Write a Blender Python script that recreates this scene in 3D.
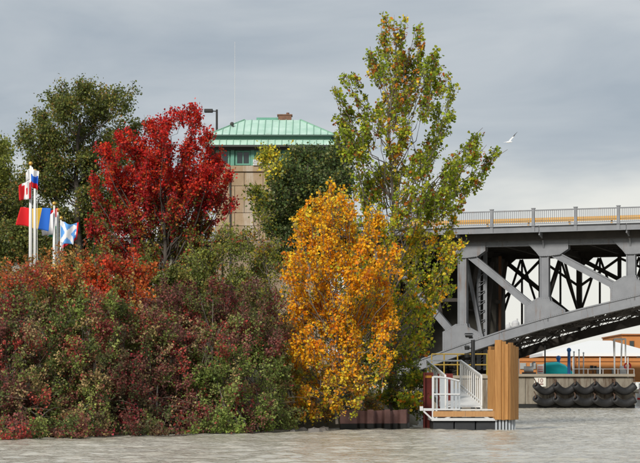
import bpy, math, random
import numpy as np
R_ = math.radians
for o in list(bpy.data.objects): bpy.data.objects.remove(o)
scene = bpy.context.scene
COL = scene.collection
random.seed(7); rng = np.random.default_rng(11)

# ------------------------------------------------------------------ camera
F = 2000.0            # focal length in photo pixels (photo is 640 x 463)
HZ = 389.0            # photo row of the horizon
EYE = 1.5             # eye height over the water, from a small boat
cam_d = bpy.data.cameras.new('camera'); cam = bpy.data.objects.new('camera', cam_d); COL.objects.link(cam)
cam_d.sensor_width = 36.0; cam_d.lens = 36.0 * F / 640.0
cam_d.shift_y = (HZ - 231.5) / 640.0
cam_d.clip_start = 0.5; cam_d.clip_end = 9000
cam.location = (0, 0, EYE); cam.rotation_euler = (R_(90), 0, 0)
scene.camera = cam

# ------------------------------------------------------------------ sky and sun
SUN_EL, SUN_AZ = R_(29), R_(206)     # azimuth clockwise from +Y (north): behind the camera, to the left
world = bpy.data.worlds.new('World'); scene.world = world; world.use_nodes = True
nt = world.node_tree; nt.nodes.clear()
def wn(t, **k):
    n = nt.nodes.new(t)
    for a, b in k.items(): setattr(n, a, b)
    return n
L = nt.links.new
w_out = wn('ShaderNodeOutputWorld'); w_bg = wn('ShaderNodeBackground')
w_sky = wn('ShaderNodeTexSky', sky_type='NISHITA', sun_disc=False)
w_sky.sun_elevation = SUN_EL; w_sky.sun_rotation = SUN_AZ
w_tc = wn('ShaderNodeTexCoord'); w_sep = wn('ShaderNodeSeparateXYZ')
L(w_tc.outputs['Generated'], w_sep.inputs[0])
w_map = wn('ShaderNodeMapping'); w_map.inputs['Scale'].default_value = (4.0, 4.0, 15.0); w_map.inputs['Location'].default_value = (3.1, .4, 1.75)
L(w_tc.outputs['Generated'], w_map.inputs[0])
w_n1 = wn('ShaderNodeTexNoise'); w_n1.inputs['Scale'].default_value = 1.3; w_n1.inputs['Detail'].default_value = 5; w_n1.inputs['Roughness'].default_value = .52
w_n1.inputs['Distortion'].default_value = .4
L(w_map.outputs[0], w_n1.inputs[0])
w_cr = wn('ShaderNodeValToRGB'); L(w_n1.outputs['Fac'], w_cr.inputs[0])
e = w_cr.color_ramp.elements
e[0].position = .34; e[0].color = (.295, .335, .378, 1)
e[1].position = .68; e[1].color = (.455, .480, .500, 1)
# thin bright break low over the horizon
w_add = wn('ShaderNodeMath', operation='MULTIPLY_ADD'); w_add.inputs[1].default_value = -.15; 
w_sh = wn('ShaderNodeMath', operation='ADD'); w_sh.inputs[1].default_value = -.5
L(w_n1.outputs['Fac'], w_sh.inputs[0]); L(w_sh.outputs[0], w_add.inputs[0]); L(w_sep.outputs[2], w_add.inputs[2])
w_mr = wn('ShaderNodeMapRange', interpolation_type='SMOOTHSTEP')
w_mr.inputs['From Min'].default_value = .070; w_mr.inputs['From Max'].default_value = .132
w_mr.inputs['To Min'].default_value = 1.0; w_mr.inputs['To Max'].default_value = 0.0
L(w_add.outputs[0], w_mr.inputs['Value'])
w_mx = wn('ShaderNodeMix', data_type='RGBA'); L(w_mr.outputs[0], w_mx.inputs[0]); L(w_cr.outputs[0], w_mx.inputs[6])
w_mx.inputs[7].default_value = (.64, .635, .595, 1)
w_sc = wn('ShaderNodeMix', data_type='RGBA', blend_type='MULTIPLY'); w_sc.inputs[0].default_value = 1; w_sc.inputs[7].default_value = (.1, .1, .1, 1)
L(w_sky.outputs[0], w_sc.inputs[6])
w_m2 = wn('ShaderNodeMix', data_type='RGBA'); w_m2.inputs[0].default_value = .95
L(w_sc.outputs[2], w_m2.inputs[6]); L(w_mx.outputs[2], w_m2.inputs[7])
L(w_m2.outputs[2], w_bg.inputs[0]); w_bg.inputs[1].default_value = .55
L(w_bg.outputs[0], w_out.inputs[0])

sun_d = bpy.data.lights.new('sun', 'SUN'); sun = bpy.data.objects.new('sun', sun_d); COL.objects.link(sun)
sun_d.energy = 1.5; sun_d.angle = R_(12); sun_d.color = (1, .95, .87)
# lamp points from the sun's direction down to the scene
sdir = np.array([math.sin(SUN_AZ)*math.cos(SUN_EL), math.cos(SUN_AZ)*math.cos(SUN_EL), math.sin(SUN_EL)])
from mathutils import Vector, Matrix
sun.rotation_euler = Vector(-sdir).to_track_quat('-Z', 'Y').to_euler(); sun.location = (-30, -20, 60)
scene.view_settings.view_transform = 'Standard'; scene.view_settings.look = 'None'
scene.view_settings.exposure = 1.25; scene.view_settings.gamma = 1.0; scene.view_settings.use_curve_mapping = False
scene.render.resolution_x = 1024; scene.render.resolution_y = 741
scene.render.engine = 'CYCLES'

# ------------------------------------------------------------------ helpers
def PX(px, py, D):
    """point at distance D seen at photo pixel (px, py)"""
    return np.array([(px - 320) / F * D, D, EYE + (HZ - py) / F * D])

MATS = {}
def mat(name, base, rough=.7, metal=0., noise=0., nscale=4., c2=None, bump=0., bscale=30., stretch=(1,1,1), coord='Object', spec=.4, streak=None, orand=0.):
    if name in MATS: return MATS[name]
    m = bpy.data.materials.new(name); m.use_nodes = True; n = m.node_tree; b = n.nodes['Principled BSDF']
    b.inputs['Base Color'].default_value = (*base, 1); b.inputs['Roughness'].default_value = rough
    b.inputs['Metallic'].default_value = metal; b.inputs['Specular IOR Level'].default_value = spec
    tc = n.nodes.new('ShaderNodeTexCoord'); mp = n.nodes.new('ShaderNodeMapping'); mp.inputs['Scale'].default_value = stretch
    geo = n.nodes.new('ShaderNodeNewGeometry')
    n.links.new(geo.outputs['Position'] if coord == 'World' else tc.outputs['Object'], mp.inputs[0])
    last = None
    if c2 is not None:
        nz = n.nodes.new('ShaderNodeTexNoise'); nz.inputs['Scale'].default_value = nscale; nz.inputs['Detail'].default_value = 6; nz.inputs['Roughness'].default_value = .65
        n.links.new(mp.outputs[0], nz.inputs[0])
        cr = n.nodes.new('ShaderNodeValToRGB'); cr.color_ramp.elements[0].position = .5 - .5 * noise; cr.color_ramp.elements[1].position = .5 + .5 * noise
        cr.color_ramp.elements[0].color = (*base, 1); cr.color_ramp.elements[1].color = (*c2, 1)
        n.links.new(nz.outputs['Fac'], cr.inputs[0]); last = cr.outputs[0]
    if streak is not None:      # rust or damp runs: (colour, horizontal scale, threshold)
        sc, sx, th = streak
        mp2 = n.nodes.new('ShaderNodeMapping'); mp2.inputs['Scale'].default_value = (sx, sx, sx * .12)
        n.links.new(geo.outputs['Position'], mp2.inputs[0])
        nz2 = n.nodes.new('ShaderNodeTexNoise'); nz2.inputs['Scale'].default_value = 1; nz2.inputs['Detail'].default_value = 8; nz2.inputs['Roughness'].default_value = .7
        n.links.new(mp2.outputs[0], nz2.inputs[0])
        mr = n.nodes.new('ShaderNodeMapRange'); mr.inputs['From Min'].default_value = th; mr.inputs['From Max'].default_value = th + .16
        n.links.new(nz2.outputs['Fac'], mr.inputs['Value'])
        mx = n.nodes.new('ShaderNodeMix'); mx.data_type = 'RGBA'; n.links.new(mr.outputs[0], mx.inputs[0])
        if last: n.links.new(last, mx.inputs[6])
        else: mx.inputs[6].default_value = (*base, 1)
        mx.inputs[7].default_value = (*sc, 1); last = mx.outputs[2]
    if orand:
        oi = n.nodes.new('ShaderNodeObjectInfo'); mr3 = n.nodes.new('ShaderNodeMapRange'); mr3.inputs['To Min'].default_value = 1-orand; mr3.inputs['To Max'].default_value = 1+orand
        n.links.new(oi.outputs['Random'], mr3.inputs['Value']); hs = n.nodes.new('ShaderNodeHueSaturation'); n.links.new(mr3.outputs[0], hs.inputs['Value'])
        if last: n.links.new(last, hs.inputs['Color'])
        else: hs.inputs['Color'].default_value = (*base, 1)
        last = hs.outputs[0]
    if last: n.links.new(last, b.inputs['Base Color'])
    if bump:
        bz = n.nodes.new('ShaderNodeTexNoise'); bz.inputs['Scale'].default_value = bscale; bz.inputs['Detail'].default_value = 4
        n.links.new(mp.outputs[0], bz.inputs[0])
        bp = n.nodes.new('ShaderNodeBump'); bp.inputs['Strength'].default_value = bump; bp.inputs['Distance'].default_value = .02
        n.links.new(bz.outputs['Fac'], bp.inputs['Height']); n.links.new(bp.outputs[0], b.inputs['Normal'])
    MATS[name] = m; return m

def leaf_mat(name, trans=.40, rough=.55):
    if name in MATS: return MATS[name]
    m = bpy.data.materials.new(name); m.use_nodes = True; n = m.node_tree; b = n.nodes['Principled BSDF']; out = n.nodes['Material Output']
    at = n.nodes.new('ShaderNodeAttribute'); at.attribute_name = 'leaf_colour'
    n.links.new(at.outputs['Color'], b.inputs['Base Color']); b.inputs['Roughness'].default_value = rough; b.inputs['Specular IOR Level'].default_value = .3
    tr = n.nodes.new('ShaderNodeBsdfTranslucent'); n.links.new(at.outputs['Color'], tr.inputs[0])
    mx = n.nodes.new('ShaderNodeMixShader'); mx.inputs[0].default_value = trans
    n.links.new(b.outputs[0], mx.inputs[1]); n.links.new(tr.outputs[0], mx.inputs[2]); n.links.new(mx.outputs[0], out.inputs[0])
    MATS[name] = m; return m

def link(name, me, m=None, parent=None, loc=None):
    o = bpy.data.objects.new(name, me); COL.objects.link(o)
    if m is not None: me.materials.append(m)
    if parent is not None: o.parent = parent
    if loc is not None: o.location = loc
    return o
def tag(o, label, cat, group=None, kind=None):
    if label: o['label'] = label
    if cat: o['category'] = cat
    if group: o['group'] = group
    if kind: o['kind'] = kind
    return o
def thing(name, label, cat, group=None, loc=(0, 0, 0)):
    o = bpy.data.objects.new(name, None); COL.objects.link(o); o.location = loc; o.empty_display_size = .3
    return tag(o, label, cat, group)

def fast_mesh(name, V, Fc, colour=None, smooth=False, tile=None):
    V = np.asarray(V, np.float32).reshape(-1, 3); Fc = np.asarray(Fc, np.int32)
    me = bpy.data.meshes.new(name); k = Fc.shape[1]
    me.vertices.add(len(V)); me.vertices.foreach_set('co', V.ravel())
    me.loops.add(Fc.size); me.loops.foreach_set('vertex_index', Fc.ravel())
    me.polygons.add(len(Fc)); me.polygons.foreach_set('loop_start', np.arange(len(Fc), dtype=np.int32) * k)
    me.polygons.foreach_set('loop_total', np.full(len(Fc), k, np.int32))
    if smooth: me.polygons.foreach_set('use_smooth', np.ones(len(Fc), bool))
    me.update(calc_edges=True)
    if colour is not None:
        a = me.attributes.new('leaf_colour', 'FLOAT_COLOR', 'POINT')
        c4 = np.ones((len(V), 4), np.float32); c4[:, :3] = colour; a.data.foreach_set('color', c4.ravel())
    return me

class MB:
    """collects shapes into ONE mesh"""
    def __init__(s): s.v = []; s.f = []; s.mi = []
    def add(s, vs, fs, mi=0):
        o = len(s.v); s.v += [tuple(map(float, q)) for q in vs]; s.f += [tuple(i + o for i in q) for q in fs]; s.mi += [mi] * len(fs); return s
    def box(s, c, d, rz=0., mi=0):
        hx, hy, hz = d[0]/2, d[1]/2, d[2]/2; cs, sn = math.cos(rz), math.sin(rz)
        vs = []
        for x, y, z in ((-1,-1,-1),(1,-1,-1),(1,1,-1),(-1,1,-1),(-1,-1,1),(1,-1,1),(1,1,1),(-1,1,1)):
            X, Y = x*hx, y*hy; vs.append((c[0]+X*cs-Y*sn, c[1]+X*sn+Y*cs, c[2]+z*hz))
        return s.add(vs, [(0,3,2,1),(4,5,6,7),(0,1,5,4),(1,2,6,5),(2,3,7,6),(3,0,4,7)], mi)
    def beam(s, p, q, w, h, up=(0,0,1), mi=0):
        """rectangular bar p->q; w across (perp to up), h along up"""
        p = np.array(p, float); q = np.array(q, float); t = q - p; t /= np.linalg.norm(t)
        up = np.array(up, float); sd = np.cross(t, up)
        if np.linalg.norm(sd) < 1e-5: sd = np.cross(t, (1, 0, 0))
        sd /= np.linalg.norm(sd); u = np.cross(sd, t)
        vs = []
        for c in (p, q):
            for a, b in ((-1,-1),(1,-1),(1,1),(-1,1)): vs.append(c + sd*w/2*a + u*h/2*b)
        return s.add(vs, [(0,3,2,1),(4,5,6,7),(0,1,5,4),(1,2,6,5),(2,3,7,6),(3,0,4,7)], mi)
    def tube(s, pts, rad, k=8, mi=0, cap=True):
        P = np.array(pts, float); n = len(P); rad = [rad]*n if np.isscalar(rad) else rad
        T = np.gradient(P, axis=0); vs = []; ref = np.array((0, 0, 1.))
        if abs(T[0][2]) > .8*np.linalg.norm(T[0]): ref = np.array((1., 0, 0))
        for i in range(n):
            t = T[i]/np.linalg.norm(T[i]); u = np.cross(t, ref); u /= np.linalg.norm(u); v = np.cross(t, u)
            for j in range(k):
                a = 2*math.pi*j/k; vs.append(P[i] + (u*math.cos(a)+v*math.sin(a))*rad[i])
        fs = [(i*k+j, i*k+(j+1)%k, (i+1)*k+(j+1)%k, (i+1)*k+j) for i in range(n-1) for j in range(k)]
        if cap: fs += [tuple(range(k-1, -1, -1)), tuple((n-1)*k+j for j in range(k))]
        return s.add(vs, fs, mi)
    def prism(s, poly, n, th, mi=0):
        """polygon (3-D points, planar) thickened by th along n"""
        P = [np.array(p, float) for p in poly]; n = np.array(n, float); n /= np.linalg.norm(n); k = len(P)
        vs = [p - n*th/2 for p in P] + [p + n*th/2 for p in P]
        fs = [tuple(range(k)), tuple(range(2*k-1, k-1, -1))] + [(i, k+i, k+(i+1)%k, (i+1)%k) for i in range(k)]
        return s.add(vs, fs, mi)
    def ball(s, c, r, k=10, sc=(1,1,1), mi=0):
        vs = []; h = k//2
        for i in range(h+1):
            th = math.pi*i/h
            for j in range(k):
                a = 2*math.pi*j/k; vs.append((c[0]+r*sc[0]*math.sin(th)*math.cos(a), c[1]+r*sc[1]*math.sin(th)*math.sin(a), c[2]+r*sc[2]*math.cos(th)))
        return s.add(vs, [(i*k+j, (i+1)*k+j, (i+1)*k+(j+1)%k, i*k+(j+1)%k) for i in range(h) for j in range(k)], mi)
    def build(s, name, m, parent=None, smooth=False, bevel=0., local=None):
        me = bpy.data.meshes.new(name); v = np.array(s.v)
        if local is not None: v = v - np.array(local)
        me.from_pydata([tuple(q) for q in v], [], s.f)
        o = bpy.data.objects.new(name, me); COL.objects.link(o)
        for x in (m if isinstance(m, (list, tuple)) else [m]): me.materials.append(x)
        if isinstance(m, (list, tuple)): me.polygons.foreach_set('material_index', s.mi)
        import bmesh
        bm = bmesh.new(); bm.from_mesh(me); bmesh.ops.recalc_face_normals(bm, faces=bm.faces); bm.to_mesh(me); bm.free()
        if smooth: me.polygons.foreach_set('use_smooth', [True]*len(me.polygons))
        me.update()
        if local is not None: o.location = local
        if parent is not None: o.parent = parent
        if bevel:
            md = o.modifiers.new('bevel', 'BEVEL'); md.width = bevel; md.segments = 2; md.limit_method = 'ANGLE'
        return o

def batch_tubes(P, Rd, k=4):
    """P (M,N,3), Rd (M,N) -> verts, quads"""
    M_, N = P.shape[:2]
    T = np.gradient(P, axis=1); T /= np.linalg.norm(T, axis=2, keepdims=True) + 1e-9
    ref = np.where(np.abs(T[..., 2:3]) > .85, np.array([1., 0, 0]), np.array([0, 0, 1.]))
    U = np.cross(T, ref); U /= np.linalg.norm(U, axis=2, keepdims=True) + 1e-9; W = np.cross(T, U)
    a = np.arange(k) * 2 * np.pi / k
    V = P[:, :, None, :] + Rd[:, :, None, None] * (U[:, :, None, :] * np.cos(a)[None, None, :, None] + W[:, :, None, :] * np.sin(a)[None, None, :, None])
    idx = np.arange(M_ * N * k).reshape(M_, N, k)
    q = np.stack([idx[:, :-1, :], np.roll(idx, -1, 2)[:, :-1, :], np.roll(idx, -1, 2)[:, 1:, :], idx[:, 1:, :]], -1).reshape(-1, 4)
    return V.reshape(-1, 3), q
def unit(a): return a / (np.linalg.norm(a, axis=-1, keepdims=True) + 1e-9)

LEAF4 = (np.array([[0,0,0],[.48,.40,.07],[1,0,-.06],[.48,-.40,.07]]), np.array([[0,1,2],[0,2,3]]))
LEAF6 = (np.array([[0,0,0],[.18,.42,.05],[.62,.40,.10],[1,0,-.10],[.62,-.40,.10],[.18,-.42,.05]]), np.array([[0,1,2,3],[0,3,4,5]]))
def leaf_mesh(name, C, Dr, size, colour, shape=LEAF4, upbias=.6):
    n = len(C); T, Fq = shape
    X = unit(Dr); nr = unit(rng.normal(size=(n, 3)) * .8 + np.array([0, -.35, upbias]))
    Y = unit(np.cross(nr, X)); Z = np.cross(X, Y)
    V = C[:, None, :] + size[:, None, None] * (T[None, :, 0:1]*X[:, None, :] + T[None, :, 1:2]*Y[:, None, :] + T[None, :, 2:3]*Z[:, None, :])
    Fc = (Fq[None] + (np.arange(n) * len(T))[:, None, None]).reshape(-1, Fq.shape[1])
    return fast_mesh(name, V, Fc, np.repeat(colour, len(T), axis=0))

def palette(pal, n):
    """pal: list of (weight, rgb); returns per-twig colours"""
    w = np.array([p[0] for p in pal], float); w /= w.sum(); c = np.array([p[1] for p in pal])
    return c[rng.choice(len(pal), n, p=w)]

BARK = mat('bark_grey', (.10, .085, .07), .9, c2=(.19, .165, .14), noise=.5, nscale=9, bump=.5, bscale=25, stretch=(1, 1, .3))
BARK_D = mat('bark_dark', (.045, .036, .03), .9, c2=(.10, .085, .07), noise=.5, nscale=9, bump=.5, bscale=25, stretch=(1, 1, .3))
TWIG = mat('twig_brown', (.10, .07, .05), .9, c2=(.17, .13, .10), noise=.6, nscale=6)
LEAF = leaf_mat('autumn_leaf')

def make_tree(name, label, D, trunk, lobes, pal_fn, leaf_size, dens, depth=.9, twig_len=1.0, shape=LEAF4, group=None, cat='tree',
              trunk_r=.16, sweep=.9, bark=None, per_twig=14, spread=.09, backfill=.6, trunk_pts_D=None, upbias=.6, twig_up=.55, jitter=.35, plume=0, pw=.13, pup=.35, plen=(.7, 1.35)):
    """lobes: (px, py, rx, ry[, density]) in photo pixels at distance D; real 3-D ellipsoids spread in depth"""
    sc = D / F; bark = bark or BARK
    Tp = np.array([PX(x, y, D) for x, y in trunk]); base = Tp[0]
    t = thing(name, label, cat, group, loc=tuple(base))
    # trunk (smoothed)
    tt = np.linspace(0, len(Tp)-1, 14); Ts = np.stack([np.interp(tt, range(len(Tp)), Tp[:, i]) for i in range(3)], 1)
    Ts[1:-1] += rng.normal(size=(12, 3)) * [.05, .05, 0]
    TR = trunk_r * np.linspace(1, .18, 14) ** .9
    V, q = batch_tubes(Ts[None], TR[None], 8); allV = [V]; allQ = [q]; off = len(V)
    def put(V, q):
        nonlocal off
        allV.append(V); allQ.append(q + off); off += len(V)
    full = []
    cx = np.mean([l[0] for l in lobes]); half = max(abs(l[0]-cx) for l in lobes) * sc + .1
    for l in lobes:
        px, py, rx, ry = l[:4]; de = l[4] if len(l) > 4 else 1.
        u = (px - cx) * sc; dmax = math.sqrt(max(half*half - u*u, .05)) * depth
        dy = random.uniform(-1, .6) * dmax
        sw_ = l[5] if len(l) > 5 else sweep
        full.append((px, py, rx, ry, de, dy, sw_))
        if random.random() < backfill: full.append((px + random.uniform(-6, 6), py + random.uniform(-5, 5), rx, ry, de*.8, dmax * random.uniform(.3, 1), sw_))
    LC, LD, LS, LK = [], [], [], []
    limbP, limbR, twP, twR = [], [], [], []
    for px, py, rx, ry, de, dy, swp in full:
        c = PX(px, py, D); c[1] += dy; rad = np.array([rx, (rx+ry)*.5, ry]) * sc
        # limb from trunk
        ax = np.interp(c[2], Ts[:, 2], np.arange(14)); hd = math.hypot(c[0]-np.interp(ax, range(14), Ts[:, 0]), c[1]-np.interp(ax, range(14), Ts[:, 1]))
        zs = min(max(c[2] - hd * swp - .3, Ts[0, 2] + .25*(Ts[-1,2]-Ts[0,2])*random.uniform(.4, 1.)), Ts[-1, 2]-.05)
        ia = np.interp(zs, Ts[:, 2], np.arange(14)); s0 = np.array([np.interp(ia, range(14), Ts[:, i]) for i in range(3)])
        end = c + np.array([(c[0]-s0[0])*.12, (c[1]-s0[1])*.12, rad[2]*.75])
        mid = s0*.5 + c*.5 + np.array([(c[0]-s0[0])*.12, (c[1]-s0[1])*.12, -.10*abs(c[2]-s0[2])])
        w = np.linspace(0, 1, 8)[:, None]; B = (1-w)**2*s0 + 2*w*(1-w)*mid + w*w*end
        B[1:-1] += rng.normal(size=(6, 3)) * .085
        r0 = min(np.interp(ia, range(14), TR) * .5, .010 + .009*np.linalg.norm(end - s0))
        limbP.append(B); limbR.append(np.linspace(r0, .008, 8))
        # twigs inside the lobe
        area = math.pi * rad[0] * rad[2]
        n = max(4, int(dens * de * area))
        pz = unit(rng.normal(size=(n, 3))) * (rng.random((n, 1)) ** (1/2.4)) * rad + c
        lp = rng.uniform(.35, 1, n) * 7; S = np.stack([np.interp(lp, range(8), B[:, i]) for i in range(3)], 1)
        ldir = unit(end - s0)
        if plume:
            m_ = max(3, int(plume*area)); bp = c + unit(rng.normal(size=(m_, 3)))*(rng.random((m_, 1))**.4)*rad*.86
            pd = unit(ldir + np.array([0, 0, pup]) + rng.normal(size=(m_, 3))*.26); pl = np.mean(rad)*rng.uniform(*plen, (m_, 1))
            which = rng.integers(0, m_, n); uu = rng.uniform(-.55, .55, (n, 1))
            pz = bp[which] + pd[which]*uu*pl[which] + rng.normal(size=(n, 3))*pw*(1-.9*np.maximum(uu, 0))
            twP.append(np.stack([bp-pd*pl*.6, bp, bp+pd*pl*.55], 1)); twR.append(np.tile([.014, .010, .004], (m_, 1)))
        dv = pz - S; ln = np.linalg.norm(dv, axis=1, keepdims=True)
        dr = unit(unit(dv) + np.array([0, 0, twig_up]) + rng.normal(size=(n, 3)) * .15)
        tl = np.clip(ln * .6, .25, twig_len)
        if plume: dr = unit(pd[which] + rng.normal(size=(n, 3))*.45); tl = rng.uniform(.2, .42, (n, 1))
        E = pz + dr * tl * .4; S2 = pz - dr * tl * .6
        m2 = (S2 + E) / 2 + rng.normal(size=(n, 3)) * .04
        twP.append(np.stack([S2, m2, E], 1)); twR.append(np.tile([.010, .007, .003], (n, 1)))
        k = per_twig; f = rng.uniform(.1, 1.05, (n, k, 1))
        P = S2[:, None] * (1-f) + E[:, None] * f + rng.normal(size=(n, k, 3)) * spread
        ppx = P[..., 0] / P[..., 1] * F + 320; ppy = HZ - (P[..., 2] - EYE) / P[..., 1] * F
        colr = pal_fn(pz, ppx[:, 0], ppy[:, 0], n)                           # (n,3) per twig
        colr = np.repeat(colr[:, None], k, 1)
        alt = pal_fn(pz, ppx[:, 0], ppy[:, 0], n)
        sw = rng.random((n, k, 1)) < jitter; colr = np.where(sw, alt[:, None], colr)
        colr = colr * rng.uniform(.72, 1.28, (n, k, 1)) * rng.uniform(.92, 1.08, (n, k, 3))
        d3 = unit(dr[:, None] * .6 + rng.normal(size=(n, k, 3)) * .7 + [0, 0, -.15])
        LC.append(P.reshape(-1, 3)); LD.append(d3.reshape(-1, 3)); LK.append(colr.reshape(-1, 3))
        LS.append(leaf_size * rng.uniform(.5, 1.3, n*k))
    V, q = batch_tubes(np.array(limbP), np.array(limbR), 5); put(V, q)
    o = link('trunk', fast_mesh('trunk', np.concatenate(allV) - base, np.concatenate(allQ), smooth=True), bark, t)
    V, q = batch_tubes(np.concatenate(twP), np.concatenate(twR), 3)
    link('twigs', fast_mesh('twigs', V - base, q), bark, t)['kind'] = 'stuff'
    C = np.concatenate(LC) - base
    cr = link('crown', leaf_mesh('crown', C, np.concatenate(LD), np.concatenate(LS), np.clip(np.concatenate(LK), 0, .95), shape, upbias), LEAF, t)
    return t

# ------------------------------------------------------------------ ground and water
def shore_y(X): return np.interp(X, [-60, -20, -9.4, -1.0, 0.6, 3.6], [31.5, 47.5, 61.3, 72.0, 75.6, 76.4])
def shore_x(Y): return np.interp(Y, [60, 76, 90, 128, 150, 166, 205, 206], [3.4, 3.6, 5.0, 8.2, 11.5, 14., 14., 9000])
gx = np.unique(np.concatenate([np.linspace(-4000, -160, 14), np.linspace(-160, -30, 27), np.linspace(-30, 40, 150), np.linspace(40, 200, 30), np.linspace(200, 4000, 14)]))
gy = np.unique(np.concatenate([np.linspace(-400, 30, 12), np.linspace(30, 110, 170), np.linspace(110, 260, 110), np.linspace(260, 7000, 24)]))
GX, GY = np.meshgrid(gx, gy)
dd = np.minimum(GY - shore_y(GX), shore_x(GY) - GX); dd = np.where(GY > 206, GY - 204, dd)
bumpy = .12*np.sin(GX*1.7+GY*.6) + .10*np.sin(GX*.7-GY*1.3+1) + .06*np.sin(GX*4.1+2*GY)
left = np.clip((4 - GX) / 20, 0, 1)
GZ = np.where(dd < 0, np.maximum(dd*.7, -2.5), np.minimum(dd*.55, 1.1) + np.clip(dd-3, 0, 22)*.26*np.clip((2-GX)/6, 0, 1) + np.clip(dd-25, 0, 60)*.01*left + bumpy*np.clip(dd, 0, 1)*.6) - .12
GZ = np.where(GY > 206, np.minimum(GZ, 2.6), GZ)
ny, nx = GX.shape; ii = np.arange(nx*ny).reshape(ny, nx)
gq = np.stack([ii[:-1, :-1], ii[:-1, 1:], ii[1:, 1:], ii[1:, :-1]], -1).reshape(-1, 4)
M_ground = mat('bank_soil', (.055, .045, .03), .95, c2=(.10, .085, .045), noise=.5, nscale=.8, bump=.6, bscale=6)
g = link('ground', fast_mesh('ground', np.stack([GX, GY, GZ], -1), gq, smooth=True), M_ground); g['kind'] = 'structure'
def ground_z(x, y):
    i = np.clip(np.searchsorted(gx, x), 1, nx-1); j = np.clip(np.searchsorted(gy, y), 1, ny-1); return float(GZ[j, i])

wx = np.unique(np.concatenate([np.linspace(-4000, -60, 12), np.linspace(-60, -14, 60), np.arange(-13, 28, .13), np.linspace(30, 90, 70), np.linspace(90, 4000, 14)]))
wy = np.unique(np.concatenate([np.linspace(-400, 10, 10), np.linspace(10, 36, 60), np.arange(36, 84, .085), np.linspace(84, 92, 60), np.linspace(90, 175, 420), np.linspace(175, 400, 60), np.linspace(400, 7000, 12)]))
WX, WY = np.meshgrid(wx, wy); WZ = np.zeros_like(WX)
wr = np.random.default_rng(3)
for lam, amp in [(3.1, .014), (2.3, .013), (1.8, .012)] + [(l, .0095*l) for l in (1.35, 1.1, .92, .8, .7, .61, .54, .47, .41, .36, .32, .28)]:
    for rep in range(2):
        th = wr.normal(0, .85) + math.pi/2*1.05; ph = wr.uniform(0, 6.28); k = 2*math.pi/lam
        a = k*(WX*math.cos(th) + WY*math.sin(th)) + ph + .8*np.sin(WX*.31+ph) + .6*np.sin(WY*.23+2*ph)
        env = .55 + .45*np.sin(WX*.17*wr.uniform(.5, 1.5)+ph*2)*np.sin(WY*.09*wr.uniform(.5, 1.5)+ph)
        WZ += amp * env * (np.sin(a) + .25*np.cos(2*a))
fade = np.interp(WY, [30, 40, 170, 260], [1, 1, 1, 0]) * np.interp(np.abs(WX), [60, 90], [1, 0])
WZ *= fade * .95
ny2, nx2 = WX.shape; ii = np.arange(nx2*ny2).reshape(ny2, nx2)
wq = np.stack([ii[:-1, :-1], ii[:-1, 1:], ii[1:, 1:], ii[1:, :-1]], -1).reshape(-1, 4)
mw = bpy.data.materials.new('river_water'); mw.use_nodes = True; n = mw.node_tree; b = n.nodes['Principled BSDF']
b.inputs['Roughness'].default_value = .06; b.inputs['IOR'].default_value = 1.33; b.inputs['Base Color'].default_value = (.27, .235, .165, 1)
tc = n.nodes.new('ShaderNodeTexCoord'); mp = n.nodes.new('ShaderNodeMapping'); mp.inputs['Scale'].default_value = (2.2, 3.2, 1)
n.links.new(tc.outputs['Object'], mp.inputs[0]); nz = n.nodes.new('ShaderNodeTexNoise'); nz.inputs['Scale'].default_value = 3.2; nz.inputs['Detail'].default_value = 6
n.links.new(mp.outputs[0], nz.inputs[0]); bp = n.nodes.new('ShaderNodeBump'); bp.inputs['Strength'].default_value = 1.0; bp.inputs['Distance'].default_value = .04
n.links.new(nz.outputs['Fac'], bp.inputs['Height']); n.links.new(bp.outputs[0], b.inputs['Normal'])
nz3 = n.nodes.new('ShaderNodeTexNoise'); nz3.inputs['Scale'].default_value = .25; nz3.inputs['Detail'].default_value = 4; n.links.new(tc.outputs['Object'], nz3.inputs[0])
cr = n.nodes.new('ShaderNodeValToRGB'); cr.color_ramp.elements[0].position = .35; cr.color_ramp.elements[1].position = .65
cr.color_ramp.elements[0].color = (.42, .385, .305, 1); cr.color_ramp.elements[1].color = (.56, .53, .455, 1)
n.links.new(nz3.outputs['Fac'], cr.inputs[0]); n.links.new(cr.outputs[0], b.inputs['Base Color'])
w = link('river_water', fast_mesh('river_water', np.stack([WX, WY, WZ], -1), wq, smooth=True), mw); w['kind'] = 'structure'

# ------------------------------------------------------------------ bridge
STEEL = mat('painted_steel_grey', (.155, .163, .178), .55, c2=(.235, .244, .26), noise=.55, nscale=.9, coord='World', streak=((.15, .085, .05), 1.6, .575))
STEEL_D = mat('shade_dark_steel', (.030, .027, .024), .8, c2=(.065, .055, .046), noise=.6, nscale=1.5, coord='World', streak=((.085, .05, .03), 1.5, .6))  # bridge steel darkened to paint in the shade under the deck, plus rust runs
YELLOW = mat('yellow_rail_paint', (.66, .36, .06), .5, c2=(.62, .33, .06), noise=.6, nscale=1.0, coord='World')
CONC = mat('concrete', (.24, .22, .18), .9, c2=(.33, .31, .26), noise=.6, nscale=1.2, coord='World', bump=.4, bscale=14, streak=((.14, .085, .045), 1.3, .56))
CONC_D = mat('concrete_shade_dark', (.05, .047, .04), .9, c2=(.09, .085, .07), noise=.6, nscale=2, coord='World')  # near-black colour paints in the shade of the open pit and deck underside
YAW = R_(20); ca, sa = math.cos(YAW), math.sin(YAW); OY = 154.; OX = (545-320)/F*OY
def B(s, t, z): return np.array([OX + s*ca + t*sa, OY - s*sa + t*ca, z])
A_ = np.array([ca, -sa, 0]); N_ = np.array([sa, ca, 0])
def br(px, py, t=0.):
    k = (px-320)/F; s = (k*(OY + t*ca) - OX - t*sa) / (ca + k*sa); Y = OY - s*sa + t*ca
    return s, EYE + (HZ-py)/F*Y
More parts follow.
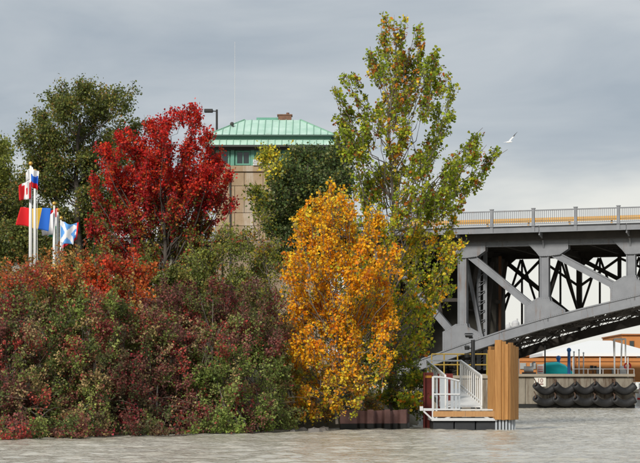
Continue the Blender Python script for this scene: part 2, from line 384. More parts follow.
bridge = thing('steel_bridge', 'grey riveted steel arch bridge with deck railing spanning the river at right', 'bridge', loc=tuple(B(0, 0, 0)))
BASE = B(0, 0, 0)
def bpart(mb, name, m, parent=None, **k):
    o = mb.build(name, m, parent or bridge, **k)
    me = o.data; 
    me.transform(Matrix.Translation(Vector(-BASE))); return o
PAN = [-19.8, -13.2, -6.55, 0., 6.70, 13.4, 20.1]
ZD = 13.95
W_ = 12.0
# arch line: top of the lower chord, from photo points on the near truss plane
ap = np.array([br(x, y) for x, y in ((405, 365.5), (427, 357), (477, 339), (527, 322.6), (583, 308), (640, 294.5))])
def arch(s):
    if s > ap[-1, 0]: d = s - ap[-1, 0]; return ap[-1, 1] + .215*d - .0022*d*d
    if s < ap[0, 0]: return max(ap[0, 1] + (s-ap[0, 0])*.42, 1.6)
    return float(np.interp(s, ap[:, 0], ap[:, 1]))
# near lower chord: I-section, one piece per panel
AS = [-11.8, -9.6, -6.55, -3.3, 0., 3.35, 6.70, 10.0, 13.4, 16.8, 20.1]
def chord(t, m, h=.84, w=.6, s0=-99, name='arch_chord'):
    for a, b in zip(AS[:-1], AS[1:]):
        if a < s0: continue
        za, zb = arch(a), arch(b); mb = MB(); g_ = .004
        mb.beam(B(a+g_, t, za-.05), B(b-g_, t, zb-.05), w+.16, .10, (0, 0, 1))
        mb.beam(B(a+g_, t, za-h/2), B(b-g_, t, zb-h/2), w, h-.204, (0, 0, 1))
        mb.beam(B(a+g_, t, za-h+.05), B(b-g_, t, zb-h+.05), w+.16, .10, (0, 0, 1))
        bpart(mb, name, m)
chord(0, STEEL)
for a, b in zip(AS[:-1], AS[1:]):          # far lower chord: laced web over a solid bottom box
    za, zb = arch(a), arch(b); mb = MB()
    mb.beam(B(a+.004, W_, za-1.05), B(b-.004, W_, zb-1.05), .5, .7); mb.beam(B(a+.004, W_, za-.06), B(b-.004, W_, zb-.06), .5, .12)
    for j in range(7):
        f0, f1 = j/7, (j+1)/7; p, q = B(a+(b-a)*f0, W_-.2, za+(zb-za)*f0), B(a+(b-a)*f1, W_-.2, za+(zb-za)*f1)
        mb.beam(p-np.array([0, 0, .12]), q-np.array([0, 0, .70]), .03, .12, N_); mb.beam(p-np.array([0, 0, .70]), q-np.array([0, 0, .12]), .03, .12, N_)
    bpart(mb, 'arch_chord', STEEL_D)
def member(p, q, w, d, m, name, lip=True):
    """built-up member: web plate with two edge flanges, width w in the truss plane, depth d across"""
    p = np.array(p); q = np.array(q); t = (q-p)/np.linalg.norm(q-p); sd = np.cross(t, N_); sd /= np.linalg.norm(sd)
    mb = MB()
    if lip:
        mb.beam(p, q, w-.16, d*.72, N_)
        for e_ in (-1, 1): mb.beam(p+sd*e_*(w/2-.04), q+sd*e_*(w/2-.04), .08, d, N_)
    else: mb.beam(p, q, w, d, N_)
    return bpart(mb, name, m)
def gusset(pts, t, m, th=.05):
    for tt in ((t-.36, t+.36) if m is STEEL else (t,)):
        mb = MB(); mb.prism([B(s, tt, z) for s, z in pts], N_, th)
        o = bpart(mb, 'gusset_plate', m)
        if m is STEEL and tt < t:
            rv = MB(); k_ = len(pts); cs_ = np.mean([p for p in pts], axis=0)
            for i_ in range(k_):
                a_, b_ = np.array(pts[i_]), np.array(pts[(i_+1) % k_]); a_ = a_+(cs_-a_)*.09; b_ = b_+(cs_-b_)*.09; L_ = np.linalg.norm(b_-a_)
                for q_ in np.arange(.08, L_, .17): p_ = a_+(b_-a_)*q_/L_; rv.box(B(p_[0], tt-.035, p_[1]), (.055, .03, .055), -YAW)
            ro = bpart(rv, 'rivets', STEEL); ro.parent = o; ro['kind'] = 'stuff'
ZC = 12.95      # top of the upper chord
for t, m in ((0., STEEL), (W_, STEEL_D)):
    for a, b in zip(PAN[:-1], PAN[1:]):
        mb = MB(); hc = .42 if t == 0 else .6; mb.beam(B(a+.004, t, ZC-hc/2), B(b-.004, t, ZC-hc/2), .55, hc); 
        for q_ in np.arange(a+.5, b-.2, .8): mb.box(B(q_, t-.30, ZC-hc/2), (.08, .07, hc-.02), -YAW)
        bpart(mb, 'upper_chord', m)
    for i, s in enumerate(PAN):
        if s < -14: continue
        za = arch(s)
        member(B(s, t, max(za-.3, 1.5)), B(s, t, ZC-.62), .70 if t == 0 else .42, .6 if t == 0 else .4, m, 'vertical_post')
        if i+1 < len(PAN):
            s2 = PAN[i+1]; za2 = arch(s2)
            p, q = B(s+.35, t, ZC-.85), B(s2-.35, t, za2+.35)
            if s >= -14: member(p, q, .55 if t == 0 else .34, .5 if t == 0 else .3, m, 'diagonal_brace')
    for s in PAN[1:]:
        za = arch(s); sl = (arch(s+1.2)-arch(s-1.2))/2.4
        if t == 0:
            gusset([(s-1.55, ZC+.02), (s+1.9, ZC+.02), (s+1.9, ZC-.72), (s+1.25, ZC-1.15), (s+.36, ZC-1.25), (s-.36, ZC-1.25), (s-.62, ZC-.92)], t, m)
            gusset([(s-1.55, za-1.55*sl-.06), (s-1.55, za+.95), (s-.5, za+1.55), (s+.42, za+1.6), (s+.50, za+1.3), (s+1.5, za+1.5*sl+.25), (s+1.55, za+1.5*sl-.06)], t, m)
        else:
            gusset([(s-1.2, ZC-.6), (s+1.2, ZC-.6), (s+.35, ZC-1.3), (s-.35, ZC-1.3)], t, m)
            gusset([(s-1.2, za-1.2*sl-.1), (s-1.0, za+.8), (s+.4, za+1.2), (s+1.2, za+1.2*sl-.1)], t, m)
# sway frames, inner columns, floor beams
for i, s in enumerate(PAN):
    if s < -14: continue
    za = arch(s)
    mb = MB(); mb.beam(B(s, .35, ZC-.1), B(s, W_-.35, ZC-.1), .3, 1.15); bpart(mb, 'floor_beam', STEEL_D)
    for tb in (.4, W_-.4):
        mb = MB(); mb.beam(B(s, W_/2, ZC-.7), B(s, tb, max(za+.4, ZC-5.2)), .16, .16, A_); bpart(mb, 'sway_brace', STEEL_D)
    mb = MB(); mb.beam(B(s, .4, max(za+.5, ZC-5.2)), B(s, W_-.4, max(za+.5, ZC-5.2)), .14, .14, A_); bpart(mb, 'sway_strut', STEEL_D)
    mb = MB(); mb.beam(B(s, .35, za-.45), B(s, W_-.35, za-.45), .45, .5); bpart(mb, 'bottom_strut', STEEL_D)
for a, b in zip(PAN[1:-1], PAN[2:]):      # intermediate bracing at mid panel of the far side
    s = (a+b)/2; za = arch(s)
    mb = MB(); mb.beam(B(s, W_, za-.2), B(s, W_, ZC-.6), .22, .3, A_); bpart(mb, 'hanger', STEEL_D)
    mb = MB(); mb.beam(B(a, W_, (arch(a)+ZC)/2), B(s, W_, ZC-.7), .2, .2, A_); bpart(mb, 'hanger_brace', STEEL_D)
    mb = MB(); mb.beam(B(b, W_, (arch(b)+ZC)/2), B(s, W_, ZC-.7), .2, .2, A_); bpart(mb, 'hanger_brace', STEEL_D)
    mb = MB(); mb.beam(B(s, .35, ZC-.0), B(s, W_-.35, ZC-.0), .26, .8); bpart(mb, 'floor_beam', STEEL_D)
for a, b in zip(PAN[1:-1], PAN[2:]):
    P_ = b-a
    for f_ in (.25, .75):
        sp_ = a+P_*f_
        for g_ in (-.25, .25):
            sb_ = sp_+P_*g_; zb_ = max(arch(sb_)+.1, ZC-5.4)
            mb = MB(); mb.beam(B(sp_+(.05 if g_ > 0 else -.05), W_, ZC-.65), B(sb_, W_, zb_), .17, .16, N_); bpart(mb, 'sway_brace', STEEL_D)
        mb = MB(); mb.beam(B(sp_, W_+.2, max(arch(sp_)-.2, ZC-6.5)), B(sp_, W_+.2, ZC-.65), .15, .15, N_); bpart(mb, 'hanger', STEEL_D)
# lattice struts of the bottom laterals
def lattice(p, q, w, name='lateral_strut'):
    p = np.array(p); q = np.array(q); ln = np.linalg.norm(q-p); t = (q-p)/ln; sd = np.cross(t, (0, 0, 1)); sd /= np.linalg.norm(sd)
    mb = MB()
    for zz in (-.16, .16):
        for e_ in (-1, 1): mb.beam(p+sd*e_*w/2+(0, 0, zz), q+sd*e_*w/2+(0, 0, zz), .13, .10)
    k = max(3, int(ln/.55))
    for j in range(k):
        e_ = 1 if j % 2 else -1; a, b = p+t*ln*j/k, p+t*ln*(j+1)/k
        for zz in (-.175, .185): mb.beam(a+sd*e_*w/2+(0, 0, zz), b-sd*e_*w/2+(0, 0, zz), .11, .02)
        for f_ in (-1, 1): mb.beam(a+sd*f_*(w/2+.012)+(0, 0, -.15*e_), b+sd*f_*(w/2+.012)+(0, 0, .15*e_), .02, .11)
    return bpart(mb, name, STEEL_D)
for a, b in zip(AS[:-1], AS[1:]):
    za, zb = arch(a)-.45, arch(b)-.45
    lattice(B(a+.3, .4, za), B(b-.3, W_/2, zb), .7); lattice(B(a+.3, W_-.4, za), B(b-.3, W_/2, zb), .7)
    lattice(B(b-.3, .4, zb), B(a+.3, W_/2, za), .7); lattice(B(b-.3, W_-.4, zb), B(a+.3, W_/2, za), .7)
    sm, zm = (a+b)/2, (za+zb)/2
    mb = MB(); mb.beam(B(sm, .35, zm-.1), B(sm, W_-.35, zm-.1), .25, .3); bpart(mb, 'bottom_strut', STEEL_D)
# deck
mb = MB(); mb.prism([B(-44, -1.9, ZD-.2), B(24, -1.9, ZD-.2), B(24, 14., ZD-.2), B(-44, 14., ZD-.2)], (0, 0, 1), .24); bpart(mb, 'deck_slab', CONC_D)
for t in (.9, 3., 5., 7., 9., 11.2):
    mb = MB(); mb.beam(B(-44, t, ZD-.80), B(24, t, ZD-.80), .22, .94); bpart(mb, 'stringer', STEEL_D)
for t in (-1.93, 14.03):
    for a, b in [(-43.5, -26.4)] + list(zip([-26.4]+PAN[:-1], PAN)):
        mb = MB(); mb.beam(B(a+.02, t, ZD-.255), B(b-.02, t, ZD-.255), .06, .51)
        mb.beam(B(a+.02, t-.08, ZD-.02), B(b-.02, t-.08, ZD-.02), .22, .06); mb.beam(B(a+.02, t-.06, ZD-.5), B(b-.02, t-.06, ZD-.5), .18, .05)
        bpart(mb, 'fascia_beam', STEEL)
for s in PAN:       # curved sidewalk brackets
    for mid in (0,):
        mb = MB(); pts = [(-1.86, ZD-.52), (-.34, ZD-.52), (-.34, ZD-1.75), (-.62, ZD-1.2), (-1.1, ZD-.85), (-1.86, ZD-.72)]
        mb.prism([B(s, t, z) for t, z in pts], A_, .12); bpart(mb, 'sidewalk_bracket', STEEL)
mb = MB(); mb.beam(B(-44, -.9, ZD-.7), B(24, -.9, ZD-.7), .2, .7); bpart(mb, 'sidewalk_stringer', STEEL_D)
# railing
sp0, _ = br(533.5, 210, -1.9); SP = [sp0 + 3.27*i for i in range(-9, 8)]
for t in (-1.95, 13.95):
    for s in SP:
        mb = MB(); o_ = -.10 if t < 0 else .1
        mb.box(B(s, t, (15.22+ZD-.5)/2), (.24, .20, 15.22-ZD+.5), -YAW); mb.box(B(s, t, 15.25), (.30, .26, .06), -YAW)
        bpart(mb, 'railing_post', STEEL)
    for a, b in zip(SP[:-1], SP[1:]):
        mb = MB(); a += .13; b -= .13
        mb.beam(B(a, t, 15.10), B(b, t, 15.10), .10, .09); mb.beam(B(a, t, ZD+.12), B(b, t, ZD+.12), .08, .07)
        for q_ in np.linspace(a, b, 21)[1:-1]: mb.box(B(q_, t, (15.1+ZD+.12)/2), (.045, .04, 15.1-ZD-.16), -YAW)
        bpart(mb, 'railing_panel', STEEL)
for a, b in zip(SP[:-1], SP[1:]):
    mb = MB(); mb.beam(B(a+.005, .9, 14.60), B(b-.005, .9, 14.60), .12, .34)
    mb.beam(B(a+.005, .86, 14.60), B(b-.005, .86, 14.60), .14, .10)
    bpart(mb, 'traffic_rail', YELLOW)
    mb = MB(); mb.box(B((a+b)/2+.5, 1.04, 14.25), (.14, .14, .6), -YAW); bpart(mb, 'traffic_rail_post', YELLOW)
# machinery pit of the bascule pier, open to the front
sL, _ = br(400, 300, 2); sR, _ = br(497, 300, 10)
pit = MB()
for (s0, s1, t0, t1, z0, z1) in ((sL-2, sR, 10.6, 11.0, 2., 12.3), (sL-2.4, sL-2, 1.2, 11.0, 2., 12.3), (sR, sR+.4, 8.2, 11.0, 2., 12.3), (sL-2, sR, 2.0, 10.6, 1.9, 2.2)):
    P_ = [B(s0, t0, z0), B(s1, t0, z0), B(s1, t1, z0), B(s0, t1, z0)]; pit.prism([p + np.array([0, 0, (z1-z0)/2]) for p in P_], (0, 0, 1), z1-z0)
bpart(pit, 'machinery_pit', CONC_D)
# laced column and bracing inside the pit
sc_, _ = br(482, 300, 2.6)
mb = MB(); 
for e_ in (-.27, .27): mb.beam(B(sc_+e_, 2.6, 3.), B(sc_+e_, 2.6, 12.4), .16, .3, A_)
for j in range(24): mb.beam(B(sc_-.27, 2.46, 3.1+j*.38), B(sc_+.27, 2.46, 3.1+j*.38+(.38 if j % 2 else .1)), .03, .11, N_)
bpart(mb, 'laced_column', STEEL)
for (x0, y0, x1, y1, t) in ((466, 258, 481, 335, 2.0), (479, 258, 470, 300, 2.2), (492, 262, 487, 345, 5.), (428, 300, 463, 300, 3.), (486, 300, 500, 302, 6.), (432, 270, 445, 330, 5.), (506, 262, 496, 335, 9.)):
    a, b = br(x0, y0, t), br(x1, y1, t); mb = MB(); mb.beam(B(a[0], t, a[1]), B(b[0], t, b[1]), .28, .2, N_); bpart(mb, 'pit_brace', STEEL if t < 2.1 else STEEL_D)
sr_, _ = br(500, 300, 7.); RUST = mat('rusty_steel', (.22, .10, .045), .9, c2=(.12, .06, .035), noise=.6, nscale=2, coord='World')
mb = MB(); mb.beam(B(sr_, 7., 3.), B(sr_, 7., 12.3), .2, .2, A_); bpart(mb, 'rusty_stanchion', RUST)
# approach piers and abutment on the left bank (behind the trees)
for s in (-24., -32.):
    mb = MB(); mb.box(B(s, 6, 6.3), (1.2, 11, 13.2), -YAW); bpart(mb, 'approach_pier', CONC)
mb = MB(); mb.box(B(-45.5, 6, 6.9), (3, 15.6, 14.), -YAW); bpart(mb, 'abutment', CONC)
# bascule pier foot under the springing
mb = MB(); mb.box(B(-11.3, 6, .6), (4.5, 13.4, 2.2), -YAW); bpart(mb, 'pier_foot', CONC)

# ------------------------------------------------------------------ operator's house with copper roof
COPPER = mat('verdigris_copper', (.34, .55, .44), .5, c2=(.56, .74, .64), noise=.4, nscale=.8, coord='World', streak=((.30, .30, .22), 1.3, .60), spec=.5)
COPPER_D = mat('verdigris_wall', (.10, .27, .20), .7, c2=(.15, .34, .26), noise=.5, nscale=1.5, coord='World')
GUTTER = mat('gutter_brown', (.05, .05, .045), .7)
STONE = mat('tan_stone', (.27, .185, .105), .9, orand=.06, c2=(.40, .30, .20), noise=.6, nscale=1.6, coord='World', bump=.4, bscale=8, streak=((.50, .46, .40), .9, .53))
MORTAR = mat('mortar', (.25, .19, .13), .95)
GLASSD = mat('dark_glass', (.02, .03, .03), .12, spec=.8)
WHITE = mat('white_paint', (.74, .74, .73), .5, c2=(.66, .66, .65), noise=.7, nscale=2.5, coord='World')
TD = 151.; ts = TD/F
def hx(px): return (px-320)*ts
def hz(py): return EYE + (HZ-py)*ts
house = thing('bridge_house', 'tan stone bridge operator house with green copper hip roof behind the red tree', 'building', loc=(hx(272), TD+4, 0))
HB = np.array([hx(272), TD+4, 0.])
def hpart(mb, name, m, parent=None, **k):
    o = mb.build(name, m, parent or house, **k); o.data.transform(Matrix.Translation(Vector(-HB))); return o
x0, x1 = hx(216), hx(328); dep = 8.2
mb = MB(); mb.box(((x0+x1)/2, TD+dep/2, (hz(166)+1)/2), (x1-x0, dep, hz(166)-1)); hpart(mb, 'tower_core', MORTAR)
# stone blocks on the front, as far down as the trees let one see
tower_wall = mb
zc = [hz(y) for y in (172.3, 186, 199, 213, 226, 240)]
wall_o = None
rows = []
for r_ in range(len(zc)-1):
    zt, zb = zc[r_], zc[r_+1]; xs = x0 + (0 if r_ % 2 else -.7)
    while xs < x1-.1:
        a = max(xs, x0); b = min(xs+1.42, x1); xs += 1.42
        if b-a < .1: continue
        mb = MB(); mb.box(((a+b)/2, TD-.03+random.uniform(-.008, .008), (zt+zb)/2), (b-a-.03, .12, zt-zb-.03)); hpart(mb, 'stone_block', STONE, bevel=.02)
mb = MB(); mb.box(((x0+x1)/2, TD+dep/2-.06, (hz(165.8)+hz(172))/2), (x1-x0+.36, dep+.36, hz(165.8)-hz(172)-.02)); hpart(mb, 'stone_band', STONE, bevel=.03)
mb = MB(); mb.box(((x0+x1)/2, TD+dep/2, (hz(149)+hz(165.8))/2), (x1-x0-.3, dep-.3, hz(149)-hz(165.8)+.02)); hpart(mb, 'room_wall', COPPER_D)
for (a, b, pa, pb) in ((220.5, 229.5, 150.5, 165), (235.5, 250.5, 150.5, 165), (268, 281, 150.5, 165), (287, 301, 150.5, 165), (308, 322, 150.5, 165)):
    A0, A1, Z0, Z1 = hx(a), hx(b), hz(pb), hz(pa)
    mb = MB(); fr = .12
    mb.box(((A0+A1)/2, TD+.11, Z1-fr/2), (A1-A0, .14, fr)); mb.box(((A0+A1)/2, TD+.11, Z0+fr/2), (A1-A0, .14, fr))
    for xx in (A0+fr/2, A1-fr/2): mb.box((xx, TD+.11, (Z0+Z1)/2), (fr, .138, Z1-Z0-2*fr-.004))
    if A1-A0 > .9: mb.box(((A0+A1)/2, TD+.115, (Z0+Z1)/2), (.07, .12, Z1-Z0-2*fr-.004))
    wn_ = hpart(mb, 'window', COPPER_D)
    mb = MB(); mb.box(((A0+A1)/2, TD+.13, (Z0+Z1)/2), (A1-A0-2*fr, .02, Z1-Z0-2*fr)); hpart(mb, 'pane', GLASSD).parent = wn_
for a in (217.5, 232.5, 252.5, 266, 284, 304, 325):
    mb = MB(); mb.box((hx(a), TD+.08, (hz(149)+hz(165.6))/2), (.26, .2, hz(149)-hz(165.6)-.02)); hpart(mb, 'pilaster', COPPER_D)
mb = MB(); mb.box((hx(258), TD-.12, hz(163)), (.72, .55, .42)); ac = hpart(mb, 'air_conditioner', WHITE)
mb = MB()
for j in range(5): mb.box((hx(258)-.12, TD-.40, hz(163)-.14+j*.07), (.4, .02, .03))
hpart(mb, 'grille', mat('grille_grey', (.2, .2, .2), .6)).parent = ac
# roofs: skirt roof, fascia step, hip roof
def hip(xa, xb, ya, yb, za, xa2, xb2, ya2, yb2, zb, th=.0):
    return [(xa, ya, za), (xb, ya, za), (xb, yb, za), (xa, yb, za), (xa2, ya2, zb), (xb2, ya2, zb), (xb2, yb2, zb), (xa2, yb2, zb)]
cxh = hx(271.5); yc = TD+dep/2
def roof(hw, zlo, zhi, hw2, hd, hd2, name):
    v = hip(cxh-hw, cxh+hw, yc-hd, yc+hd, zlo, cxh-hw2, cxh+hw2, yc-hd2, yc+hd2, zhi)
    mb = MB(); mb.add(v, [(0,1,5,4),(1,2,6,5),(2,3,7,6),(3,0,4,7),(4,5,6,7),(3,2,1,0)]); o = hpart(mb, name, COPPER)
    sm = MB()           # standing seams
    nseam = int(2*hw/.52)
    for i in range(nseam+1):
        u = -hw + 2*hw*i/nseam
        for (side) in (0, 1, 2, 3):
            if side in (0, 2):
                sg = -1 if side == 0 else 1
                f = 1. if abs(u) <= hw2 else max(0, (hw-abs(u))/(hw-hw2)); 
                if f < .05: continue
                p = (cxh+u, yc+sg*hd, zlo+.02); q = (cxh+u, yc+sg*(hd+(hd2-hd)*f), zlo+(zhi-zlo)*f+.02)
            else:
                uu = u*hd/hw; sg = -1 if side == 1 else 1
                f = 1. if abs(uu) <= hd2 else max(0, (hd-abs(uu))/(hd-hd2))
                if f < .05: continue
                p = (cxh+sg*hw, yc+uu, zlo+.02); q = (cxh+sg*(hw+(hw2-hw)*f), yc+uu, zlo+(zhi-zlo)*f+.02)
            sm.beam(p, q, .055, .07)
    for sx in (-1, 1):
        for sy in (-1, 1): sm.beam((cxh+sx*hw, yc+sy*hd, zlo+.02), (cxh+sx*hw2, yc+sy*hd2, zhi+.02), .12, .10)
    so = hpart(sm, 'standing_seam', mat('verdigris_seam', (.24, .42, .32), .6)); so.parent = o; so['kind'] = 'stuff'
    return o
hw_lo = hx(271.5+65.5)-cxh; 
roof(hw_lo, hz(146.2), hz(139.5), hx(271.5+58)-cxh, 5.0, 4.45, 'skirt_roof')
mb = MB(); mb.box((cxh, yc, hz(147.2)), (2*hw_lo+.1, 10.1, .14)); hpart(mb, 'eave_gutter', GUTTER)
mb = MB(); mb.box((cxh, yc, (hz(148)+hz(150.2))/2), (x1-x0+.7, dep+.6, hz(148)-hz(150.2))); hpart(mb, 'soffit', GUTTER)
hu = hx(271.5+63)-cxh
mb = MB(); mb.box((cxh, yc, (hz(139.7)+hz(136.9))/2), (2*hu-.5, 9.2, hz(136.9)-hz(139.7))); hpart(mb, 'fascia_step', COPPER_D)
mb = MB(); mb.box((cxh, yc, hz(136.6)), (2*hu+.06, 9.86, .10)); hpart(mb, 'roof_gutter', mat('gutter_dark_green', (.05, .10, .08), .6))
main_roof = roof(hu, hz(136), hz(114.8), hx(271.5+28.5)-cxh, 4.9, 1.2, 'hip_roof')
mb = MB(); mb.box((hx(267), yc-.2, hz(114.8)+.12), (hx(279)-hx(255), .8, .3)); hpart(mb, 'ridge_vent', COPPER_D).parent = main_roof
mb = MB(); mb.box((hx(284), yc-.3, hz(114.8)+.2), (hx(290.5)-hx(277), 1., .46))
mb.box((hx(284), yc-.3, hz(114.8)+.46), (hx(291.5)-hx(276), 1.1, .08)); mb.tube([(hx(287), yc-.3, hz(114.8)+.4), (hx(287), yc-.3, hz(114.8)+.68)], .12, 8)
hpart(mb, 'roof_unit', mat('rusty_roof_unit', (.10, .055, .04), .8, c2=(.24, .12, .07), noise=.5, nscale=3)).parent = main_roof
mb = MB(); mb.tube([(hx(232), yc+1.0, hz(125)), (hx(232), yc+1.0, hz(30))], [.022, .012], 6); hpart(mb, 'whip_antenna', mat('antenna_grey', (.55, .54, .52), .6))
mb = MB(); mb.tube([(hx(232.5), yc-3, hz(127)), (hx(232.5), yc-3, hz(122.5))], .05, 6); mb.ball((hx(232)-.05, yc-3, hz(122)), .16, 8); hpart(mb, 'roof_camera', GUTTER)
mb = MB(); mb.tube([(hx(230.3), TD-.2, hz(166)), (hx(230.3), TD-.2, 1.)], .06, 8); hpart(mb, 'downpipe', GUTTER)

# street lamp on the bridge approach
LD_ = 165.; ls = LD_/F
BLACKM = mat('black_metal', (.018, .018, .018), .5)
lx = (216.8-320)*ls; lz = EYE+(HZ-111)*ls
lamp = thing('street_lamp', 'black shoebox street lamp rising beside the copper roof', 'street lamp', loc=(lx, LD_, ZD-.08))
mb = MB(); mb.tube([(0, 0, 0), (0, 0, lz-ZD+.2)], [.12, .085], 8); mb.build('pole', BLACKM, lamp)
mb = MB(); mb.beam((.05, 0, lz-ZD+.05), (-.4, 0, lz-ZD+.08), .08, .08); mb.build('arm', BLACKM, lamp)
mb = MB(); mb.box((-.68, 0, lz-ZD+.1), (.72, .42, .28)); mb.build('lamp_head', BLACKM, lamp, bevel=.04)

# ------------------------------------------------------------------ wharf with draped fenders
WY0 = 156.; wsx = WY0/F
def wxx(px, d=WY0): return (px-320)/F*d
wz = EYE + (HZ-374)*wsx
wharf = thing('concrete_wharf', 'stained concrete wharf wall under the bridge, hung with black fenders', 'wharf', loc=(wxx(560), WY0, 0))
WB = np.array([wxx(560), WY0, 0.])
def wpart(mb, name, m, parent=None, **k):
    o = mb.build(name, m, parent or wharf, **k); o.data.transform(Matrix.Translation(Vector(-WB))); return o
WHC = mat('wharf_concrete', (.19, .165, .125), .9, c2=(.29, .26, .21), noise=.6, nscale=1.1, coord='World', bump=.5, bscale=10, streak=((.075, .042, .022), 1.5, .47))
CAPW = mat('wharf_cap', (.24, .21, .16), .9, c2=(.34, .30, .24), noise=.6, nscale=1.5, coord='World')
xa = wxx(482); xb = wxx(634)
npan = 7
for i in range(npan):
    a = xa+(xb-xa)*i/npan; b = xa+(xb-xa)*(i+1)/npan
    mb = MB(); mb.box(((a+b)/2, WY0+.3, (wz-.25+.32)/2), (b-a-.025, .6, wz-.25-.32)); wpart(mb, 'wall_panel', WHC, bevel=.02)
mb = MB(); mb.box(((xa+xb)/2, WY0+6.65, wz/2-.8), (xb-xa-.05, 12, wz+1.1)); wpart(mb, 'fill', CONC)
mb = MB(); mb.box(((xa+xb)/2, WY0+6.2, wz-.11), (xb-xa+.1, 12.9, .22)); wpart(mb, 'cap_beam', CAPW, bevel=.03)
mb = MB(); mb.box(((xa+xb)/2, WY0+.2, -.2), (xb-xa+.1, .7, 1.0)); wpart(mb, 'waterline_beam', mat('wet_black_timber', (.012, .012, .010), .6))
RUB = mat('black_rubber', (.016, .016, .017), .55, c2=(.035, .035, .036), noise=.6, nscale=4, coord='World', bump=.3, bscale=20)
CHAIN = mat('rusty_chain', (.10, .06, .04), .8)
ordin = ('leftmost', 'second from left', 'middle', 'fourth from left', 'rightmost')
for r_, (yt, rowname) in enumerate(((384.5, 'upper'), (398.2, 'lower'))):
    for i in range(5):
        c0 = 535.5 + i*19.6; xl = wxx(c0-1.5); xr = wxx(c0+20.3); zt = EYE+(HZ-yt)*wsx + random.uniform(-.05, .05); sag = .50 if r_ == 0 else .34
        u = np.linspace(0, 1, 15); pts = []
        for q in u:
            zq = zt - sag*math.sin(math.pi*min(1, q*1.02))**.9 - .05*q
            pts.append((xl+(xr-xl)*q, WY0-.62+.2*q-.55*(1-q)**3, zq))
        fo = thing('draped_fender', f'{ordin[i]} black rubber tube fender in the {rowname} row on the wharf wall', 'fender', 'rubber fenders draped on the wharf', loc=pts[0])
        P0 = np.array(pts[0]); PT = np.array(pts) - P0; rad = .29*(.97+.06*random.random())
        mb = MB(); k = 14; mb.tube(PT, rad, k, cap=False); mb.tube(PT, rad*.55, k, cap=False)
        n_ = len(PT)
        for en in (0, n_-1):
            fs = []
            for j in range(k): fs.append((en*k+j, en*k+(j+1) % k, n_*k+en*k+(j+1) % k, n_*k+en*k+j))
            mb.f += fs; mb.mi += [0]*len(fs)
        mb.build('tube', RUB, fo, smooth=True)
        for en in (0, n_-1):
            p = PT[en]; mb = MB(); mb.tube([p, p+np.array([0, .12, .32]), np.array([p[0], WY0-.03-P0[1], p[2]+.5])], .04, 5); mb.build('chain', CHAIN, fo)
# number plate on the wharf
SIGNW = mat('sign_white', (.68, .66, .58), .7)
sg = thing('number_sign', 'small off-white board numbered 10 above the first fender on the wharf', 'sign', loc=(wxx(540), WY0-.06, EYE+(HZ-381.6)*wsx))
mb = MB(); mb.box((0, 0, 0), (.92, .06, .80)); mb.build('board', SIGNW, sg, bevel=.01)
def text(s, size, loc, rot, m, parent, ext=.004, name='lettering'):
    cu = bpy.data.curves.new(name, 'FONT'); cu.body = s; cu.size = size; cu.align_x = 'CENTER'; cu.align_y = 'CENTER'; cu.extrude = ext
    o = bpy.data.objects.new(name, cu); COL.objects.link(o)
    dg = bpy.context.evaluated_depsgraph_get(); me = bpy.data.meshes.new_from_object(o.evaluated_get(dg)); bpy.data.objects.remove(o)
    o = link(name, me, m, parent, loc); o.rotation_euler = rot; return o
RED_D = mat('dark_red_paint', (.16, .02, .02), .6)
text('10', .48, (0, -.036, .06), (R_(90), 0, 0), RED_D, sg)
mb = MB(); mb.box((0, -.036, -.2), (.5, .012, .07)); mb.build('underline', RED_D, sg)

# ------------------------------------------------------------------ things behind the wharf
def P3(px, py, D): return PX(px, py, D)
ORANGE = mat('orange_brick', (.46, .185, .055), .9, c2=(.54, .23, .08), noise=.5, nscale=.8, coord='World')
ORANGE_D = mat('orange_trim', (.34, .13, .045), .9)
LOT = 2.45
def wallbox(mb, pxa, pxb, pya, pyb, D, dep, zlo=None):
    a, b = P3(pxa, pya, D), P3(pxb, pyb, D); z0 = b[2] if zlo is None else zlo
    mb.box(((a[0]+b[0])/2, D+dep/2, (a[2]+z0)/2), (b[0]-a[0], dep, a[2]-z0)); return mb
hall = thing('brick_hall', 'low orange brick hall behind the white marquee', 'building', loc=tuple(P3(592, 389, 238)*np.array([1, 1, 0]) + np.array([0, 0, LOT])))
HL = np.array(hall.location)
def lpart(mb, name, m, parent, base):
    o = mb.build(name, m, parent); o.data.transform(Matrix.Translation(Vector(-np.array(base)))); return o
mb = MB(); wallbox(mb, 496, 700, 356.5, 380, 238, 14, LOT); lpart(mb, 'wall', ORANGE, hall, HL)
mb = MB(); wallbox(mb, 495, 701, 355.3, 356.6, 237.7, 14.6); lpart(mb, 'parapet', ORANGE_D, hall, HL)
mb = MB(); wallbox(mb, 495.5, 700.5, 361.0, 361.6, 237.9, .12); lpart(mb, 'brick_course', ORANGE_D, hall, HL)
for (a, b, c, d) in ((596.5, 601.5, 367.2, 378), (612, 615, 368, 378), (655, 663, 366, 378), (520, 526, 363, 369), (530, 536, 363, 369)):
    mb = MB(); wallbox(mb, a, b, c, d, 237.85, .12, LOT if d > 375 else None); dr = lpart(mb, 'door' if d > 375 else 'window', mat('door_grey', (.33, .34, .33), .6), hall, HL)
    if d > 375:
        mb = MB(); p = P3(b-.9, 373.5, 237.8); mb.box(p, (.08, .08, .12)); lpart(mb, 'handle', BLACKM, dr, HL)
for a in (575, 627.5, 644, 680):
    mb = MB(); wallbox(mb, a, a+1.0, 357, 378, 237.86, .2, LOT); lpart(mb, 'pilaster', ORANGE_D, hall, HL)
blk = thing('brick_block', 'tall orange brick building with dark window at the far right edge', 'building', loc=tuple(np.array([P3(665, 389, 262)[0], 262, LOT])))
BL = np.array(blk.location)
mb = MB(); wallbox(mb, 622, 720, 335, 378, 262, 18, LOT); lpart(mb, 'wall', ORANGE, blk, BL)
